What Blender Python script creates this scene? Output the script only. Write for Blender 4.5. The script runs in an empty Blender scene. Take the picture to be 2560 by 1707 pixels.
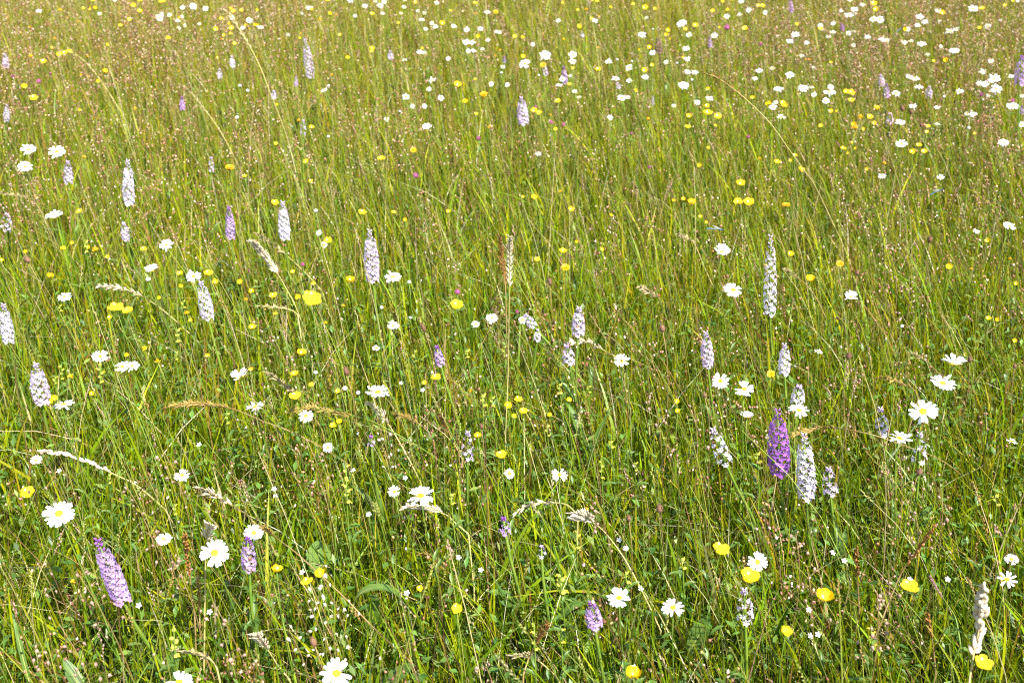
import bpy, math, random
import numpy as np
from mathutils import Vector, Matrix

# ---------------------------------------------------------------- camera, sky, sun, exposure
sc = bpy.context.scene
F, CX, CY = 2500.0, 1280.0, 853.5            # focal length in photograph pixels (36 mm wide film, 35 mm lens)
CAMH, PITCH = 1.5, math.radians(30.3)
cam = bpy.data.cameras.new("camera"); camo = bpy.data.objects.new("camera", cam)
sc.collection.objects.link(camo); sc.camera = camo
camo.location = (0, 0, CAMH); camo.rotation_euler = (math.pi / 2 - PITCH, 0, 0)
cam.sensor_width = 36; cam.lens = 36 * F / 2560; cam.clip_start = 0.05; cam.clip_end = 2000
cam.dof.use_dof = True; cam.dof.focus_distance = 2.0; cam.dof.aperture_fstop = 5.6

SUN_EL, SUN_AZ = math.radians(56), math.radians(138)     # azimuth clockwise from the viewing direction
world = bpy.data.worlds.new("World"); sc.world = world; world.use_nodes = True
wn = world.node_tree; bg = wn.nodes["Background"]
sky = wn.nodes.new("ShaderNodeTexSky"); sky.sky_type = 'NISHITA'; sky.sun_disc = False
sky.sun_elevation = SUN_EL; sky.sun_rotation = SUN_AZ
wn.links.new(sky.outputs[0], bg.inputs[0]); bg.inputs[1].default_value = 0.11
sun = bpy.data.lights.new("sun", 'SUN'); suno = bpy.data.objects.new("sun", sun); sc.collection.objects.link(suno)
sun.energy = 5.0; sun.angle = math.radians(0.5); sun.color = (1.0, 0.955, 0.87)
SDIR = Vector((math.cos(SUN_EL) * math.sin(SUN_AZ), math.cos(SUN_EL) * math.cos(SUN_AZ), math.sin(SUN_EL)))
suno.rotation_euler = SDIR.to_track_quat('Z', 'Y').to_euler(); suno.location = (2, -2, 6)
sc.view_settings.view_transform = 'Standard'; sc.view_settings.look = 'None'
sc.view_settings.exposure = 1.62; sc.view_settings.gamma = 1.0; sc.view_settings.use_curve_mapping = False
sc.render.engine = 'CYCLES'; sc.cycles.max_bounces = 4; sc.cycles.transparent_max_bounces = 8
sc.cycles.diffuse_bounces = 2; sc.cycles.use_denoising = False; sc.cycles.filter_width = 1.15
sc.cycles.sample_clamp_indirect = 6.0; sc.cycles.debug_use_spatial_splits = True

R = random.Random(11); N = np.random.default_rng(5)
COL = sc.collection

# ---------------------------------------------------------------- materials
def nodes(name):
    m = bpy.data.materials.new(name); m.use_nodes = True
    t = m.node_tree; t.nodes.clear(); out = t.nodes.new("ShaderNodeOutputMaterial")
    return m, t, out

def leafy(name, col, trans=0.35, rough=0.5, spec=0.3, col2=None, nscale=60.0, attr=False, vary=0.25, tcol=None, warm=1.0):
    """Diffuse + gloss mixed with light passing through; colour from noise between two tones or from a colour attribute."""
    m, t, out = nodes(name); L = t.links
    if attr:
        a = t.nodes.new("ShaderNodeAttribute"); a.attribute_name = "Col"; src = a.outputs["Color"]
    else:
        tc = t.nodes.new("ShaderNodeTexCoord"); nz = t.nodes.new("ShaderNodeTexNoise")
        nz.inputs["Scale"].default_value = nscale; nz.inputs["Detail"].default_value = 3
        L.new(tc.outputs["Object"], nz.inputs["Vector"])
        rp = t.nodes.new("ShaderNodeValToRGB"); rp.color_ramp.elements[0].position = .38; rp.color_ramp.elements[1].position = .62
        rp.color_ramp.elements[0].color = (*col, 1); rp.color_ramp.elements[1].color = (*(col2 or col), 1)
        L.new(nz.outputs["Fac"], rp.inputs[0])
        oi = t.nodes.new("ShaderNodeObjectInfo"); mr = t.nodes.new("ShaderNodeMapRange")
        mr.inputs[3].default_value = 1 - vary; mr.inputs[4].default_value = 1 + vary * .6
        L.new(oi.outputs["Random"], mr.inputs[0])
        hs = t.nodes.new("ShaderNodeHueSaturation"); L.new(rp.outputs[0], hs.inputs["Color"]); L.new(mr.outputs[0], hs.inputs["Value"])
        src = hs.outputs[0]
    p = t.nodes.new("ShaderNodeBsdfPrincipled"); p.inputs["Roughness"].default_value = rough
    p.inputs["Specular IOR Level"].default_value = spec
    L.new(src, p.inputs["Base Color"])
    if trans > 0:
        tr = t.nodes.new("ShaderNodeBsdfTranslucent")
        mx = t.nodes.new("ShaderNodeMix"); mx.data_type = 'RGBA'; mx.blend_type = 'MULTIPLY'; mx.inputs[0].default_value = 1
        L.new(src, mx.inputs[6]); mx.inputs[7].default_value = (*(tcol or (1.35, 1.25, .7)), 1)
        L.new(mx.outputs[2], tr.inputs[0])
        ms = t.nodes.new("ShaderNodeMixShader"); ms.inputs[0].default_value = trans
        L.new(p.outputs[0], ms.inputs[1]); L.new(tr.outputs[0], ms.inputs[2]); L.new(ms.outputs[0], out.inputs[0])
    else:
        L.new(p.outputs[0], out.inputs[0])
    return m

M = {}
M['grass'] = leafy("grass", None, .40, .42, .35, attr=True)
M['seed'] = leafy("seed_heads", None, .22, .6, .2, attr=True, tcol=(1.2, 1.05, .8))
M['stem'] = leafy("green_stem", (.10, .19, .02), .1, .5, .3, (.17, .24, .03), 30)
M['brown_stem'] = leafy("brown_stem", (.22, .13, .05), .1, .5, .3, (.26, .20, .07), 30)
M['straw_stem'] = leafy("straw_stem", (.52, .42, .17), .15, .5, .3, (.42, .38, .12), 25)
M['leaf'] = leafy("leaf", (.07, .14, .02), .35, .4, .4, (.12, .20, .035), 40)
M['white'] = leafy("white_petal", (.80, .80, .79), .30, .5, .25, (.84, .84, .83), 80, vary=.06, tcol=(1, 1, 1))
M['disc'] = leafy("yellow_disc", (.78, .56, .015), .0, .7, .2, (.70, .40, .01), 500, vary=.1)
M['yellow'] = leafy("yellow_petal", (.84, .58, .008), .22, .18, .7, (.82, .50, .006), 50, vary=.08, tcol=(1.05, 1, .6))
M['stamen'] = leafy("stamens", (.72, .52, .02), .1, .6, .2, (.60, .42, .02), 300, vary=.1)
M['orange'] = leafy("orange_petal", (.82, .45, .010), .25, .4, .3, (.78, .34, .008), 120, vary=.15, tcol=(1.05, 1, .6))
M['pale_yellow'] = leafy("pale_yellow_petal", (.78, .70, .06), .35, .4, .3, (.74, .62, .03), 80, vary=.1, tcol=(1.05, 1, .6))
M['calyx'] = leafy("calyx", (.50, .54, .07), .4, .5, .2, (.64, .60, .12), 120, vary=.15)
PURP = (1, .95, 1.05)
M['orchid_white'] = leafy("orchid_white", (.80, .76, .82), .42, .55, .2, (.70, .58, .76), 170, vary=.10, tcol=PURP)
M['orchid_pale'] = leafy("orchid_pale", (.74, .64, .78), .40, .55, .2, (.56, .40, .63), 170, vary=.12, tcol=PURP)
M['orchid_lilac'] = leafy("orchid_lilac", (.58, .42, .68), .38, .55, .2, (.38, .19, .50), 170, vary=.15, tcol=PURP)
M['orchid_purple'] = leafy("orchid_purple", (.40, .17, .56), .32, .5, .2, (.24, .05, .36), 150, vary=.2, tcol=PURP)
M['orchid_dark'] = leafy("orchid_dark", (.13, .06, .07), .1, .6, .2, (.20, .10, .10), 150, vary=.2, tcol=PURP)
M['bract'] = leafy("bract", (.30, .17, .20), .3, .6, .2, (.28, .30, .10), 150)
M['clover'] = leafy("clover_head", (.52, .13, .30), .25, .6, .2, (.34, .07, .20), 250, vary=.2, tcol=PURP)
M['brown_head'] = leafy("brown_head", (.13, .065, .04), .05, .7, .2, (.22, .12, .07), 300, vary=.2)
M['straw'] = leafy("straw_spikelet", (.66, .55, .33), .25, .5, .25, (.50, .37, .19), 90, vary=.2, tcol=(1.1, 1, .8))
M['cream'] = leafy("cream_spikelet", (.80, .72, .56), .25, .5, .25, (.62, .48, .33), 90, vary=.15, tcol=(1.05, 1, .85))
M['gold'] = leafy("golden_spikelet", (.34, .21, .045), .25, .5, .25, (.48, .35, .10), 90, vary=.2, tcol=(1.1, 1, .8))
M['rust'] = leafy("rust_spikelet", (.36, .16, .04), .2, .5, .25, (.24, .10, .03), 90, vary=.2, tcol=(1.1, 1, .8))
M['greenhead'] = leafy("green_spikelet", (.45, .43, .13), .3, .5, .25, (.34, .34, .09), 90, vary=.2)
M['pinkhead'] = leafy("pink_spikelet", (.46, .26, .28), .25, .5, .2, (.34, .17, .20), 250, vary=.2, tcol=PURP)
M['quake'] = leafy("quaking_spikelet", (.55, .40, .30), .25, .5, .25, (.30, .13, .10), 260, vary=.3, tcol=(1.1, 1, .85))
M['blue'] = leafy("blue_body", (.02, .22, .55), 0, .3, .5, (.015, .02, .03), 260, vary=.1)
M['black'] = leafy("insect_black", (.02, .017, .015), 0, .3, .5, (.06, .035, .015), 300, vary=.2)
M['wing'] = leafy("insect_wing", (.5, .52, .5), .6, .2, .6, (.42, .45, .42), 200, vary=.1, tcol=(1, 1, 1))

def ground_mat():
    m, t, out = nodes("meadow_ground"); L = t.links
    tc = t.nodes.new("ShaderNodeTexCoord"); nz = t.nodes.new("ShaderNodeTexNoise"); nz.inputs["Scale"].default_value = 14; nz.inputs["Detail"].default_value = 8
    L.new(tc.outputs["Object"], nz.inputs["Vector"])
    rp = t.nodes.new("ShaderNodeValToRGB"); e = rp.color_ramp.elements
    e[0].position = .3; e[0].color = (.035, .028, .014, 1); e[1].position = .7; e[1].color = (.075, .10, .022, 1)
    L.new(nz.outputs[0], rp.inputs[0])
    p = t.nodes.new("ShaderNodeBsdfPrincipled"); p.inputs["Roughness"].default_value = .9; p.inputs["Specular IOR Level"].default_value = .1
    b = t.nodes.new("ShaderNodeBump"); b.inputs["Strength"].default_value = .6; b.inputs["Distance"].default_value = .02
    L.new(nz.outputs[0], b.inputs["Height"]); L.new(b.outputs[0], p.inputs["Normal"])
    L.new(rp.outputs[0], p.inputs["Base Color"]); L.new(p.outputs[0], out.inputs[0])
    return m
M['ground'] = ground_mat()

# ---------------------------------------------------------------- helpers
def mesh_np(name, V, Fq, mat, cols=None, smooth=True):
    """V (n,3); Fq list of arrays of faces (m,3) or (m,4)."""
    me = bpy.data.meshes.new(name)
    V = np.ascontiguousarray(V, dtype=np.float32)
    me.vertices.add(len(V)); me.vertices.foreach_set("co", V.ravel())
    loops = np.concatenate([f.ravel() for f in Fq]).astype(np.int32)
    tot = np.concatenate([np.full(len(f), f.shape[1], dtype=np.int32) for f in Fq])
    st = np.concatenate([[0], np.cumsum(tot)[:-1]]).astype(np.int32)
    me.loops.add(len(loops)); me.loops.foreach_set("vertex_index", loops)
    me.polygons.add(len(tot)); me.polygons.foreach_set("loop_start", st)
    try: me.polygons.foreach_set("loop_total", tot)
    except Exception: pass
    me.polygons.foreach_set("use_smooth", np.full(len(tot), smooth, dtype=bool))
    if cols is not None:
        a = me.color_attributes.new("Col", 'FLOAT_COLOR', 'POINT')
        c = np.ones((len(V), 4), dtype=np.float32); c[:, :3] = cols
        a.data.foreach_set("color", c.ravel())
    me.materials.append(mat); me.update(calc_edges=True); me.validate()
    return me

def mesh(name, verts, faces, mat, smooth=True):
    me = bpy.data.meshes.new(name); me.from_pydata([tuple(v) for v in verts], [], faces)
    if smooth: me.polygons.foreach_set("use_smooth", [True] * len(me.polygons))
    me.materials.append(mat); me.update()
    return me

def link(name, me, parent=None, mtx=None):
    o = bpy.data.objects.new(name, me); COL.objects.link(o)
    if parent is not None: o.parent = parent
    if mtx is not None: o.matrix_basis = mtx
    return o

THINGS = []       # (object, kind key, phrase, px, py, fixed label)
def thing(name, cat, group, loc, key, phrase, px, py, fixed=None):
    o = bpy.data.objects.new(name, None); o.empty_display_size = .03; COL.objects.link(o)
    o.location = loc; o["category"] = cat
    if group: o["group"] = group
    THINGS.append((o, key, phrase, px, py, fixed))
    return o

SP, CP = math.sin(PITCH), math.cos(PITCH)
def ray(px, py):
    x = (px - CX) / F; y = (CY - py) / F
    return Vector((x, CP + y * SP, -SP + y * CP))
def at_h(px, py, h):
    d = ray(px, py); return Vector((0, 0, CAMH)) + d * ((CAMH - h) / -d.z)
def at_y(px, py, Y):
    d = ray(px, py); return Vector((0, 0, CAMH)) + d * (Y / d.y)
def depth(p): return p.y * CP + (CAMH - p.z) * SP
def fit(px, py, w, lo, hi, h, hmax=.72, hmin=.12):
    """A point on the ray at about height h where a thing w pixels wide is between lo and hi metres wide."""
    for _ in range(2):
        p = at_h(px, py, h); s = w * depth(p) / F
        if s > hi: h = min(hmax, CAMH - (CAMH - h) * hi / s)
        elif s < lo: h = max(hmin, CAMH - (CAMH - h) * lo / s)
    p = at_h(px, py, h); s = w * depth(p) / F
    return p, min(max(s, lo * .9), hi * 1.12)

def TP(tile, x, y):
    c, r = tile // 10, tile % 10
    f = .27421 if r < 3 else (.27234 if c < 2 else .47655)
    return 640 * c + x * f, (0, 430, 860, 1280)[r] + y * f, f

def frame(z, xhint=Vector((1, 0, 0))):
    z = z.normalized(); y = z.cross(xhint)
    if y.length < 1e-4: y = z.cross(Vector((0, 1, 0)))
    y.normalize(); x = y.cross(z)
    return Matrix(((x.x, y.x, z.x, 0), (x.y, y.y, z.y, 0), (x.z, y.z, z.z, 0), (0, 0, 0, 1)))

def tube(pts, rad, sides=5, cap=True):
    """vertices and faces of a tapered tube along pts"""
    V, Fc = [], []; n = len(pts)
    for i, p in enumerate(pts):
        d = (pts[min(i + 1, n - 1)] - pts[max(i - 1, 0)]).normalized()
        a = d.cross(Vector((0, 1, 0)))
        if a.length < 1e-3: a = d.cross(Vector((1, 0, 0)))
        a.normalize(); b = d.cross(a); r = rad[i] if not isinstance(rad, float) else rad
        for k in range(sides):
            t = 2 * math.pi * k / sides; V.append(p + a * (r * math.cos(t)) + b * (r * math.sin(t)))
    for i in range(n - 1):
        for k in range(sides):
            k2 = (k + 1) % sides; Fc.append((i * sides + k, i * sides + k2, (i + 1) * sides + k2, (i + 1) * sides + k))
    if cap: Fc.append(tuple(range((n - 1) * sides, n * sides)))
    return V, Fc

def stem_curve(base, top, d_top=None, n=7, sway=.02):
    """a gently bowed line from base to top, ending along d_top"""
    L = (top - base).length; s = Vector((R.uniform(-sway, sway), R.uniform(-sway, sway), 0))
    c1 = base + Vector((0, 0, L * .4)) + s; d = d_top if d_top is not None else (top - base).normalized()
    c2 = top - d.normalized() * (L * .3)
    out = []
    for i in range(n):
        t = i / (n - 1); out.append(base * (1 - t) ** 3 + c1 * (3 * t * (1 - t) ** 2) + c2 * (3 * t * t * (1 - t)) + top * t ** 3)
    return out

def add_stem(root, top, d_top, r, mat, name='stem', sides=5, n=7):
    pts = stem_curve(Vector((0, 0, -.02)), top, d_top, n)
    V, Fc = tube(pts, [r * (1.15 - .35 * i / (n - 1)) for i in range(n)], sides)
    link(name, mesh(name, V, Fc, mat), root); return pts

def merge(pieces):
    V, Fc = [], []
    for v, f in pieces:
        k = len(V); V += list(v); Fc += [tuple(i + k for i in q) for q in f]
    return V, Fc
def xf(piece, mtx): return [mtx @ Vector(v) for v in piece[0]], piece[1]

def face_dir(p, aspect, roll=0.0):
    """upward normal of a flower at p whose outline is `aspect` times as high as wide"""
    toc = Vector((-p.x, -p.y, 0)).normalized(); v = p - Vector((0, 0, CAMH))
    th = math.atan2(-v.z, math.hypot(v.x, v.y)); e = math.asin(min(max(aspect, .12), .97))
    d = max(min(e - th, .95), -.5) + R.uniform(-.06, .06)
    right = Vector((1, 0, 0))
    return (Vector((0, 0, 1)) * math.cos(d) + toc * math.sin(d) + right * (math.sin(roll) + R.uniform(-.12, .12))).normalized()

def base_for(p, lean=.06):
    """foot of a stem that leans to the left with the breeze"""
    return Vector((p.x + R.uniform(.1, 1) * lean * (p.z / .35), p.y + R.uniform(-.03, .03), 0))

# ---------------------------------------------------------------- ground
def ground():
    xs = np.concatenate([[-400, -120, -40, -15], np.linspace(-9, 9, 61), [15, 40, 120, 400]])
    ys = np.concatenate([[-400, -120, -40, -10], np.linspace(-3, 15, 61), [30, 60, 150, 600]])
    X, Y = np.meshgrid(xs, ys); near = (np.abs(X) < 9.1) & (Y > -3.1) & (Y < 15.1)
    Z = np.where(near, -.012 + .012 * np.sin(X * 3.1 + 1) * np.cos(Y * 2.7) - .004 * np.sin(X * 9 + Y * 7), -.012)
    V = np.stack([X.ravel(), Y.ravel(), Z.ravel()], 1); nx, ny = len(xs), len(ys)
    i = np.arange(ny - 1)[:, None] * nx + np.arange(nx - 1)[None]; i = i.ravel()
    o = link("ground", mesh_np("ground", V, [np.stack([i, i + 1, i + 1 + nx, i + nx], 1)], M['ground']))
    o["kind"] = "structure"; o["label"] = "dark soil and moss under the meadow grass"
ground()

# ---------------------------------------------------------------- grass and other uncountable growth
_ph = N.uniform(0, 6.28, (3, 6, 2)); _an = N.uniform(0, 6.28, (3, 6))
def patch(P, which, scale=1.0):
    """smooth noise in 0..1 over the meadow"""
    s = np.zeros(len(P))
    for k in range(6):
        f = scale * (1.1 + .55 * k); a = _an[which, k]
        s += np.sin((P[:, 0] * np.cos(a) + P[:, 1] * np.sin(a)) * f + _ph[which, k, 0]) / (1 + .35 * k)
    return 1 / (1 + np.exp(-1.1 * s))

def scatter(dens, y0=.55, y1=13.0, margin=.75):
    """random feet over the part of the meadow the camera could see, dens(y) per square metre"""
    out = []
    for ya in np.arange(y0, y1, .25):
        yb = ya + .25; half = .53 * (yb + .35) + margin; n = N.poisson(dens((ya + yb) / 2) * .25 * 2 * half)
        out.append(np.stack([N.uniform(-half, half, n), N.uniform(ya, yb, n)], 1))
    return np.concatenate(out)

def clump(P, share=.5, per=24, sig=.022):
    """draw part of the feet together into tufts"""
    n = len(P); c = P[N.integers(0, n, n // per)]; order = np.argsort(c[:, 1]); c = c[order]
    k = np.clip(np.searchsorted(c[:, 1], P[:, 1]) + N.integers(-1, 1, n), 0, len(c) - 1)
    near = np.zeros(n, int) + k; best = np.full(n, 9.9)
    for o in range(-14, 15):
        j = np.clip(k + o, 0, len(c) - 1); d = np.hypot(c[j, 0] - P[:, 0], c[j, 1] - P[:, 1]); m = d < best; near[m] = j[m]; best[m] = d[m]
    pull = (N.random(n) < share) & (best < .5); Q = P.copy(); Q[pull] = c[near[pull]] + N.normal(0, sig, (pull.sum(), 2))
    return Q, near

def pick(n, pal, prob, jit=.18):
    """colours from a palette with per-row probabilities"""
    prob = prob / prob.sum(1, keepdims=True); c = np.cumsum(prob, 1); u = N.random(n)[:, None]
    k = (u > c).sum(1).clip(0, len(pal) - 1); col = np.array(pal)[k]
    return col * (1 + N.normal(0, jit, (n, 1))).clip(.5, 1.6) * (1 + N.normal(0, .06, (n, 3)))

def ribbons(P, L, W, lean, az, segs, tip=.06, c2=.65, twist=.5):
    n = len(P); t = np.linspace(0, 1, segs + 1)
    bend = (1 - c2) * t + c2 * t * t
    H = lean[:, None, :] * L[:, None, None] * bend[None, :, None]
    mag = np.linalg.norm(lean, axis=1)
    z = L[:, None] * (t[None] - .28 * (mag ** 2)[:, None] * t[None] ** 2)
    C = np.zeros((n, segs + 1, 3)); C[:, :, :2] = P[:, None, :] + H; C[:, :, 2] = z - .015
    a = az[:, None] + twist * t[None] * N.normal(0, 1, (n, 1))
    w = W[:, None] * ((1 - t ** 2.4) * (.72 + .28 * np.minimum(1, t * 4)) + tip)[None] * .5
    S = np.stack([np.cos(a) * w, np.sin(a) * w, np.zeros_like(a)], 2)
    V = np.stack([C - S, C + S], 2).reshape(-1, 3)
    b = (np.arange(n) * (segs + 1) * 2)[:, None] + (np.arange(segs) * 2)[None]; b = b.ravel()
    return V, np.stack([b, b + 1, b + 3, b + 2], 1), (segs + 1) * 2

def wind(P, m=.1, s=.22):
    n = len(P); return np.stack([N.normal(0, s, n) - m * .8 - .34 * np.clip(P[:, 0] / (P[:, 1] + .25), -.55, .55), N.normal(0, s, n)], 1)

GREENS = [(.044, .092, .004), (.148, .232, .004), (.275, .300, .005), (.310, .255, .014), (.240, .135, .035), (.48, .39, .18)]
#          deep green          fresh green        yellow green        olive gold         brown              straw
def tone(P):
    n = len(P); d = P[:, 1]; g = patch(P, 0, .8); far = np.clip((d - 1.4) / 3.6, 0, 1)
    nearg = 1 - far
    pr = np.stack([.14 + .36 * nearg, .50 + .28 * nearg, .50 + .38 * far, .14 + .60 * far * (1 - g) + .15 * far,
                   .05 + .34 * far * (1 - g) + .06 * far, .05 + .04 * far], 1)
    return pr

def stuff(name, label, V, Fq, cols, mat):
    o = link(name, mesh_np(name, V, Fq, mat, cols)); o["kind"] = "stuff"; o["label"] = label; o["category"] = "grass"
    return o

def join(parts):
    V, Fq, Cc, k = [], [], [], 0
    for v, f, c in parts:
        V.append(v); Fq += [q + k for q in f]; Cc.append(c); k += len(v)
    return np.concatenate(V), Fq, np.concatenate(Cc)

def grass():
    parts = []
    # short dense leaves at the bottom of the sward
    P = scatter(lambda y: 5000 if y < 2.4 else (2600 if y < 4.5 else 900)); n = len(P)
    L = N.uniform(.04, .17, n); W = N.uniform(.0024, .0056, n) * (1 + .10 * P[:, 1])
    V, q, k = ribbons(P, L, W, wind(P, .08, .5), N.uniform(0, 6.28, n), 2)
    parts.append((V, [q], np.repeat(pick(n, GREENS, tone(P) * np.array([1.3, 1.2, .7, .5, .6, .8])), k, 0)))
    # the main blades, near (more bends) and far
    for y0, y1, dn, segs in ((.55, 2.6, 4600, 4), (2.6, 13, None, 3)):
        dens = (lambda y: dn) if dn else (lambda y: 3600 if y < 4.2 else (2500 if y < 7.5 else 600))
        P, cid = clump(scatter(dens, y0, y1)); n = len(P); g = patch(P, 1, .9) * .6 + .4 * N.random(cid.max() + 1)[cid]; tint = N.normal(0, .16, (cid.max() + 1, 1))[cid]
        L = N.gamma(14, .0125, n).clip(.08, .31) * (.70 + .55 * g); W = N.gamma(4, .0008, n).clip(.0012, .0068) * (1 + .07 * P[:, 1])
        V, q, k = ribbons(P, L, W, wind(P, .10, .19), N.uniform(0, 6.28, n), segs)
        parts.append((V, [q], np.repeat(pick(n, GREENS, tone(P)) * (1 + tint).clip(.6, 1.5), k, 0)))
    # a few wide soft blades and dead straw
    P = scatter(lambda y: 240 if y < 4 else 110); n = len(P)
    V, q, k = ribbons(P, N.uniform(.12, .30, n), N.uniform(.005, .010, n), wind(P, .06, .32), N.uniform(0, 6.28, n), 4, c2=.85)
    parts.append((V, [q], np.repeat(pick(n, GREENS[:3], np.tile([.4, .5, .3], (n, 1))), k, 0)))
    P = scatter(lambda y: 420 if y < 4 else 260); n = len(P)
    V, q, k = ribbons(P, N.uniform(.08, .30, n), N.uniform(.0012, .003, n), wind(P, .2, .8), N.uniform(0, 6.28, n), 3, c2=.5)
    parts.append((V, [q], np.repeat(pick(n, [(.46, .38, .20), (.60, .54, .36), (.30, .20, .09)], np.tile([.5, .3, .4], (n, 1))), k, 0)))
    V, Fq, Cc = join(parts)
    stuff("meadow_grass", "dense green meadow grass blades leaning in the breeze", V, Fq, Cc, M['grass'])
grass()

def leaflets():
    """small broad leaves of clover, rattle and vetch low in the sward: folded diamonds"""
    P = scatter(lambda y: 3000 if y < 2.8 else (700 if y < 5 else 150)); n = len(P)
    z = N.uniform(.02, .17, n); az = N.uniform(0, 6.28, n); L = N.uniform(.008, .028, n); W = L * N.uniform(.10, .26, n); up = N.uniform(-.3, .8, n)
    d = np.stack([np.cos(az), np.sin(az)], 1); s = np.stack([-np.sin(az), np.cos(az)], 1)
    b = np.concatenate([P, z[:, None]], 1)
    tip = b + np.concatenate([d * (L * np.cos(up))[:, None], (L * np.sin(up))[:, None]], 1)
    mid = b * .5 + tip * .5; mid[:, 2] -= L * .06
    lf = mid + np.concatenate([s * W[:, None], (L * .12)[:, None]], 1); rt = mid - np.concatenate([s * W[:, None], (-L * .12)[:, None]], 1)
    V = np.stack([b, lf, tip, rt], 1).reshape(-1, 3); i = np.arange(n) * 4
    f = np.concatenate([np.stack([i, i + 1, i + 2], 1), np.stack([i, i + 2, i + 3], 1)])
    c = np.repeat(pick(n, [(.06, .13, .02), (.10, .19, .03), (.17, .24, .05)], np.tile([.4, .5, .3], (n, 1))), 4, 0)
    stuff("low_leaves", "small green leaves low among the grass stems", V, [f], c, M['grass'])
leaflets()

def prisms(C, r):
    """C (n,k,3) centre lines, r (n,) radii at the foot -> three-sided tapering stems"""
    n, k, _ = C.shape; ang = np.array([0, 2.094, 4.189]) + .5
    rr = r[:, None] * np.linspace(1, .55, k)[None]
    off = np.stack([np.cos(ang), np.sin(ang), np.zeros(3)], 1)
    V = C[:, :, None, :] + off[None, None] * rr[:, :, None, None]
    V = V.reshape(-1, 3); b = (np.arange(n) * k * 3)[:, None, None] + (np.arange(k - 1) * 3)[None, :, None]
    a = np.arange(3)[None, None]; a2 = (a + 1) % 3
    q = np.stack([b + a, b + a2, b + 3 + a2, b + 3 + a], 3).reshape(-1, 4)
    return V, q, k * 3

def culm_lines(P, L, lean, k=4, c2=.6):
    t = np.linspace(0, 1, k); n = len(P); C = np.zeros((n, k, 3))
    bend = (1 - c2) * t + c2 * t * t
    C[:, :, :2] = P[:, None] + lean[:, None] * L[:, None, None] * bend[None, :, None]
    C[:, :, 2] = L[:, None] * (t[None] - .22 * (np.linalg.norm(lean, axis=1) ** 2)[:, None] * t[None] ** 2)
    return C

def octas(c, ax, L, W, T, side):
    """pointed seed bodies: centre, unit axis, length, width, thickness, unit side vector"""
    th = np.cross(ax, side)
    l = (L * .5)[:, None]; w = (W * .5)[:, None]; t = (T * .5)[:, None]
    V = np.stack([c + ax * l, c - ax * l, c + side * w + ax * l * .12, c - side * w + ax * l * .12, c + th * t, c - th * t], 1).reshape(-1, 3)
    i = (np.arange(len(c)) * 6)[:, None]
    f = np.array([[0, 2, 4], [0, 4, 3], [0, 3, 5], [0, 5, 2], [1, 4, 2], [1, 3, 4], [1, 5, 3], [1, 2, 5]])
    return V, (i[:, :, None] + f[None]).reshape(-1, 3)

def unit(v): return v / np.linalg.norm(v, axis=1, keepdims=True).clip(1e-6)

def quaking():
    """the brown haze of quaking-grass spikelets on hair-thin stalks"""
    P = scatter(lambda y: 85 + 110 * min(max((y - 1.2) / 2.5, 0), 1) if y < 8 else 50, .7, 11)
    g = patch(P, 2, 1.0); far = np.clip((P[:, 1] - 1.5) / 3, 0, 1)
    P = P[N.random(len(P)) < (.22 + .95 * g ** 1.5) * (.62 + .38 * far)]; n = len(P)
    L = N.uniform(.24, .44, n); lean = wind(P, .13, .14)
    C = culm_lines(P, L, lean); V1, q1, k1 = prisms(C, N.uniform(.0005, .0009, n))
    c1 = np.repeat(pick(n, [(.20, .17, .05), (.22, .12, .05), (.13, .07, .035), (.24, .24, .06)], np.tile([.4, .35, .25, .4], (n, 1))), k1, 0)
    m = N.integers(9, 20, n); idx = np.repeat(np.arange(n), m); N_ = len(idx)
    u = N.random(N_); t = 1 - .42 * u; top = C[idx, 3]; lo = C[idx, 2]
    s = ((t - .667) / .333)[:, None]; on = lo * (1 - s) + top * s
    az = N.uniform(0, 6.28, N_); r = (.008 + .052 * u) * N.uniform(.4, 1.2, N_)
    tip = on + np.stack([np.cos(az) * r, np.sin(az) * r, r * N.uniform(-.25, .7, N_)], 1)
    wv = np.tile([[.00026, 0, 0]], (N_, 1))
    V2 = np.stack([on - wv, on + wv, tip + wv, tip - wv], 1).reshape(-1, 3); i = np.arange(N_) * 4; q2 = np.stack([i, i + 1, i + 2, i + 3], 1)
    c2 = np.repeat(np.tile([[.16, .08, .04]], (N_, 1)), 4, 0)
    ax = unit(np.stack([N.normal(0, .45, N_), N.normal(0, .45, N_), -np.ones(N_)], 1)); sd = unit(np.cross(ax, N.normal(0, 1, (N_, 3))))
    sz = N.uniform(.0042, .0080, N_) * (1 + .03 * tip[:, 1])
    V3, f3 = octas(tip - np.array([0, 0, .002]), ax, sz * 1.15, sz * .95, sz * .55, sd)
    pal = [(.42, .19, .13), (.68, .50, .40), (.14, .06, .05), (.48, .31, .13), (.30, .12, .08)]
    c3 = np.repeat(pick(N_, pal, np.tile([.34, .30, .16, .2, .20], (N_, 1)), .2), 6, 0)
    V, Fq, Cc = join([(V1, [q1], c1), (V2, [q2], c2), (V3, [f3], c3)])
    stuff("quaking_grass_haze", "haze of pinkish brown quaking grass spikelets above the blades", V, Fq, Cc, M['seed'])
quaking()

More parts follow.
